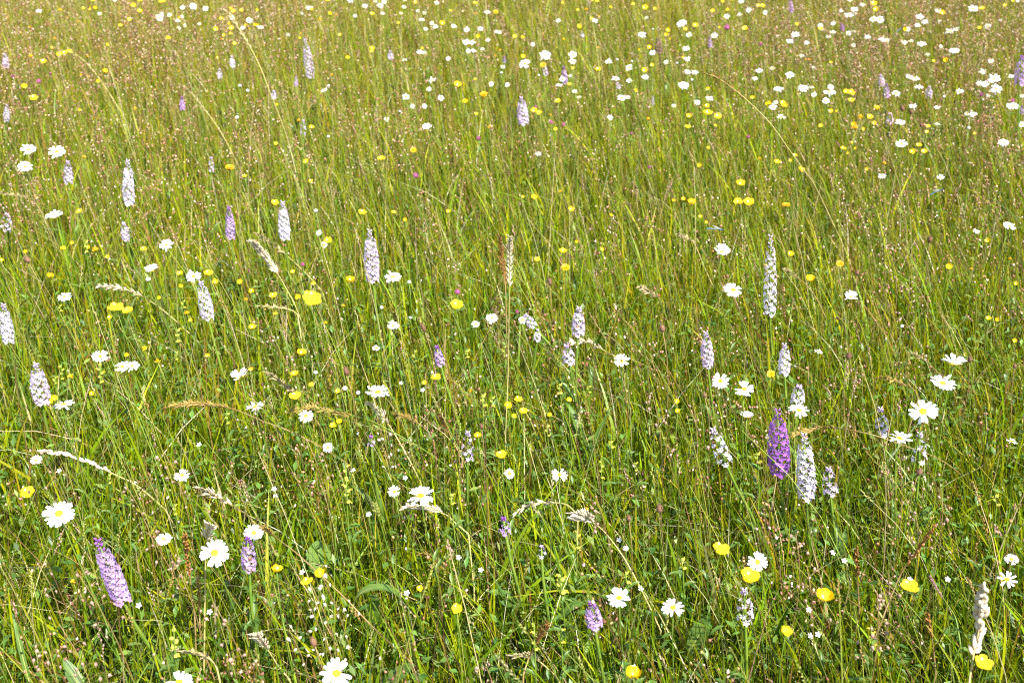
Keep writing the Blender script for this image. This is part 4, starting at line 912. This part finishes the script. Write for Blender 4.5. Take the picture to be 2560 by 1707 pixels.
big_leaf(60, 1660, .15, .16, .008, 1.3, 2.0, 'long strap leaf by the left edge', .5)
big_leaf(2010, 1170, .2, .15, .012, 1.3, 2.6, 'upright strap leaf right of the white orchid', .6)
big_leaf(1480, 1120, .22, .16, .010, 1.4, .6, 'bright upright strap leaf', .4)

def damselfly(tile, x, y, ang, L, look):
    px, py, f = TP(tile, x, y); p = at_h(px, py, .33); b = p.copy()
    t = thing('damselfly', 'damselfly', 'blue damselflies', b, 'damselfly', look, px, py); rot = Matrix.Rotation(ang, 4, 'Y')
    n = 12; pts = [rot @ Vector((L * (i / (n - 1) - .75), 0, .001 * math.sin(i * .5))) for i in range(n)]
    link('abdomen', mesh('abdomen', *tube(pts, [.0011 + (.0003 if i in (0, 1) else 0) for i in range(n)], 6), M['blue']), t)
    link('thorax', mesh('thorax', *spindle(.009, .0042, .0042, 6, 3), M['blue']), t, rot @ Matrix.Translation((L * .22, 0, 0)))
    link('head', mesh('head', *spindle(.0035, .0055, .003, 6, 3), M['black']), t, rot @ Matrix.Translation((L * .22 + .0085, 0, 0)))
    w = fan_petal(1, [(0, .02), (.3, .09), (.75, .12), (1, .03)], M['wing'], 'wing', .01)[0]
    for i, s in enumerate((-1, 1, -1, 1)):
        link('wing', w, t, rot @ Matrix.Translation((L * .25, 0, .0015)) @ Matrix.Rotation(math.pi + s * (.35 + .12 * (i // 2)), 4, 'Z') @ Matrix.Rotation(-.2, 4, 'Y') @ Matrix.Diagonal((L * .62, L * .62, L * .62, 1)))
    link('legs', mesh('legs', *merge([tube([rot @ Vector((L * .25 + .001 * k, 0, 0)), rot @ Vector((L * .25 + .002 * k, .003 * (-1) ** k, -.006)), rot @ Vector((L * .25 + .002 * k, .002 * (-1) ** k, -.011))], .00025, 3, False) for k in range(6)]), M['black']), t)
damselfly(21, 1870, 522, .06, .040, 'slim bright blue damselfly flying low over grass')
damselfly(31, 1545, 178, -.5, .034, 'blue damselfly perched on a bent grass stalk')
damselfly(30, 1195, 278, -.9, .036, 'blue damselfly among far daisies')

def beetle(tile, x, y, L, h, host):
    px, py, f = TP(tile, x, y); p = at_h(px, py, h)
    t = thing('small_insect', 'insect', 'small insects on flowers', p, 'insect', host, px, py)
    m = frame(Vector((0, -.6, 1))) @ Matrix.Rotation(R.uniform(0, 6), 4, 'Z')
    link('body', mesh('body', *spindle(L, L * .42, L * .36, 6, 4), M['black']), t, m)
    for s in (-1, 1): link('wing', mesh('wing', *spindle(L * .7, L * .3, L * .06, 5, 2), M['brown_head']), t, m @ Matrix.Translation((L * .35, s * L * .12, L * .17)) @ Matrix.Rotation(s * .2, 4, 'Z'))
beetle(2, 268, 1372, .008, .50, 'small brown insect sitting in a yellow buttercup')
beetle(2, 918, 122, .007, .42, 'dark insect on the disc of a daisy')
beetle(22, 1003, 165, .007, .42, 'dark insect on a daisy beside a cream brome')

# ---------------------------------------------------------------- labels that single each thing out
ORD = ['closest', 'second closest', 'third closest', 'fourth closest', 'fifth closest', 'sixth closest', 'seventh closest', 'eighth closest', 'ninth closest', 'tenth closest', 'eleventh closest', 'twelfth closest']
def T2(tile, x, y): return TP(tile, x, y)[:2]
MARKS = [('the vivid purple orchid', *T2(32, 95, 885)), ('the leaning lilac orchid', *T2(3, 1010, 530)), ('the central straw brome', *T2(11, 2310, 800)),
 ('the big bottom daisy', *T2(13, 738, 1480)), ('the dusky pink woolly grass', *T2(33, 900, 420)), ('the tall orchid upper left', *T2(10, 472, 540)), ('the full orchid top centre', *T2(20, 95, 1010)),
 ('the withered dark orchid', *T2(20, 1335, 420)), ('the pink top clover', *T2(20, 1958, 257)), ('the small lilac orchid pair', *T2(30, 1055, 790)), ('the joined daisy pair', *T2(30, 990, 180)),
 ('the small purple orchid', *T2(30, 675, 250)), ('the top edge orchid', *T2(30, 207, 55)), ('the buttercup trio', *T2(30, 745, 870)), ('the long straw tip', *T2(20, 1765, 670)), ('the bowed stalk tip', *T2(0, 2000, 80)), ('the arching green tip', *T2(0, 555, 470)),
 ('the right edge orchid', *T2(30, 2305, 640)), ('the central blue damselfly', *T2(21, 1870, 522)), ('the fat pale brome', *T2(11, 60, 740)),
 ('the leftmost daisy trio', *T2(0, 330, 1430)), ('the top left corner', 0, 0), ('the top right corner', 2560, 0), ('the top edge middle', 1280, 0), ('the bottom right corner', 2560, 1707), ('the bottom left corner', 0, 1707),
 ('the central magenta clover', *T2(11, 1455, 35)), ('the level golden brown head', *T2(2, 1850, 550)), ('the left edge whitish orchid', *T2(1, 55, 1380)), ('the right edge middle', 2560, 850)]
PLUR = {'daisy': 'daisy', 'bud': 'daisy bud', 'buttercup': 'buttercup', 'trefoil': 'trefoil', 'hawkbit': 'hawkbit', 'orchid': 'orchid', 'clover': 'clover', 'plantain': 'plantain', 'rattle': 'rattle', 'tiny': 'star flower', 'quake': 'quaking grass', 'head': 'grass head', 'leaf': 'leaf', 'damselfly': 'damselfly', 'insect': 'insect'}
def sector(dx, dy):
    k = int(round(math.degrees(math.atan2(dy, dx)) / 45)) % 8
    return ('right of', 'lower right of', 'below', 'lower left of', 'left of', 'upper left of', 'above', 'upper right of')[k]
def label_all():
    own = {}
    for o, key, look, px, py, fixed in THINGS: own.setdefault(look, []).append(o)
    cells = {}
    for ti, (o, key, look, px, py, fixed) in enumerate(THINGS):
        for mi, (mn, mx, my) in enumerate(MARKS):
            d = math.hypot(px - mx, py - my)
            if d < 12: continue
            cells.setdefault((key, mi, sector(px - mx, py - my)), []).append((d, ti))
    best = {}
    for (key, mi, sec), L_ in cells.items():
        L_.sort()
        for r, (d, ti) in enumerate(L_[:len(ORD)]):
            c = (r * 90 + d, r, mi, sec)
            if ti not in best or c < best[ti]: best[ti] = c
    for ti, (o, key, look, px, py, fixed) in enumerate(THINGS):
        if len(own[look]) == 1 and key in ('head', 'leaf', 'damselfly', 'insect', 'orchid'): o["label"] = look; continue
        if ti in best:
            _, r, mi, sec = best[ti]; lb = f"{look}, {ORD[r]} {sec} {MARKS[mi][0]}"; o["label"] = lb if len(lb.split()) <= 16 else lb.replace(' with sparse florets', '').replace(' low in grass', '').replace(' with dangling spikelets', '')
        else:
            o["label"] = look
            print('UNRANKED', o.name, px, py)
label_all()
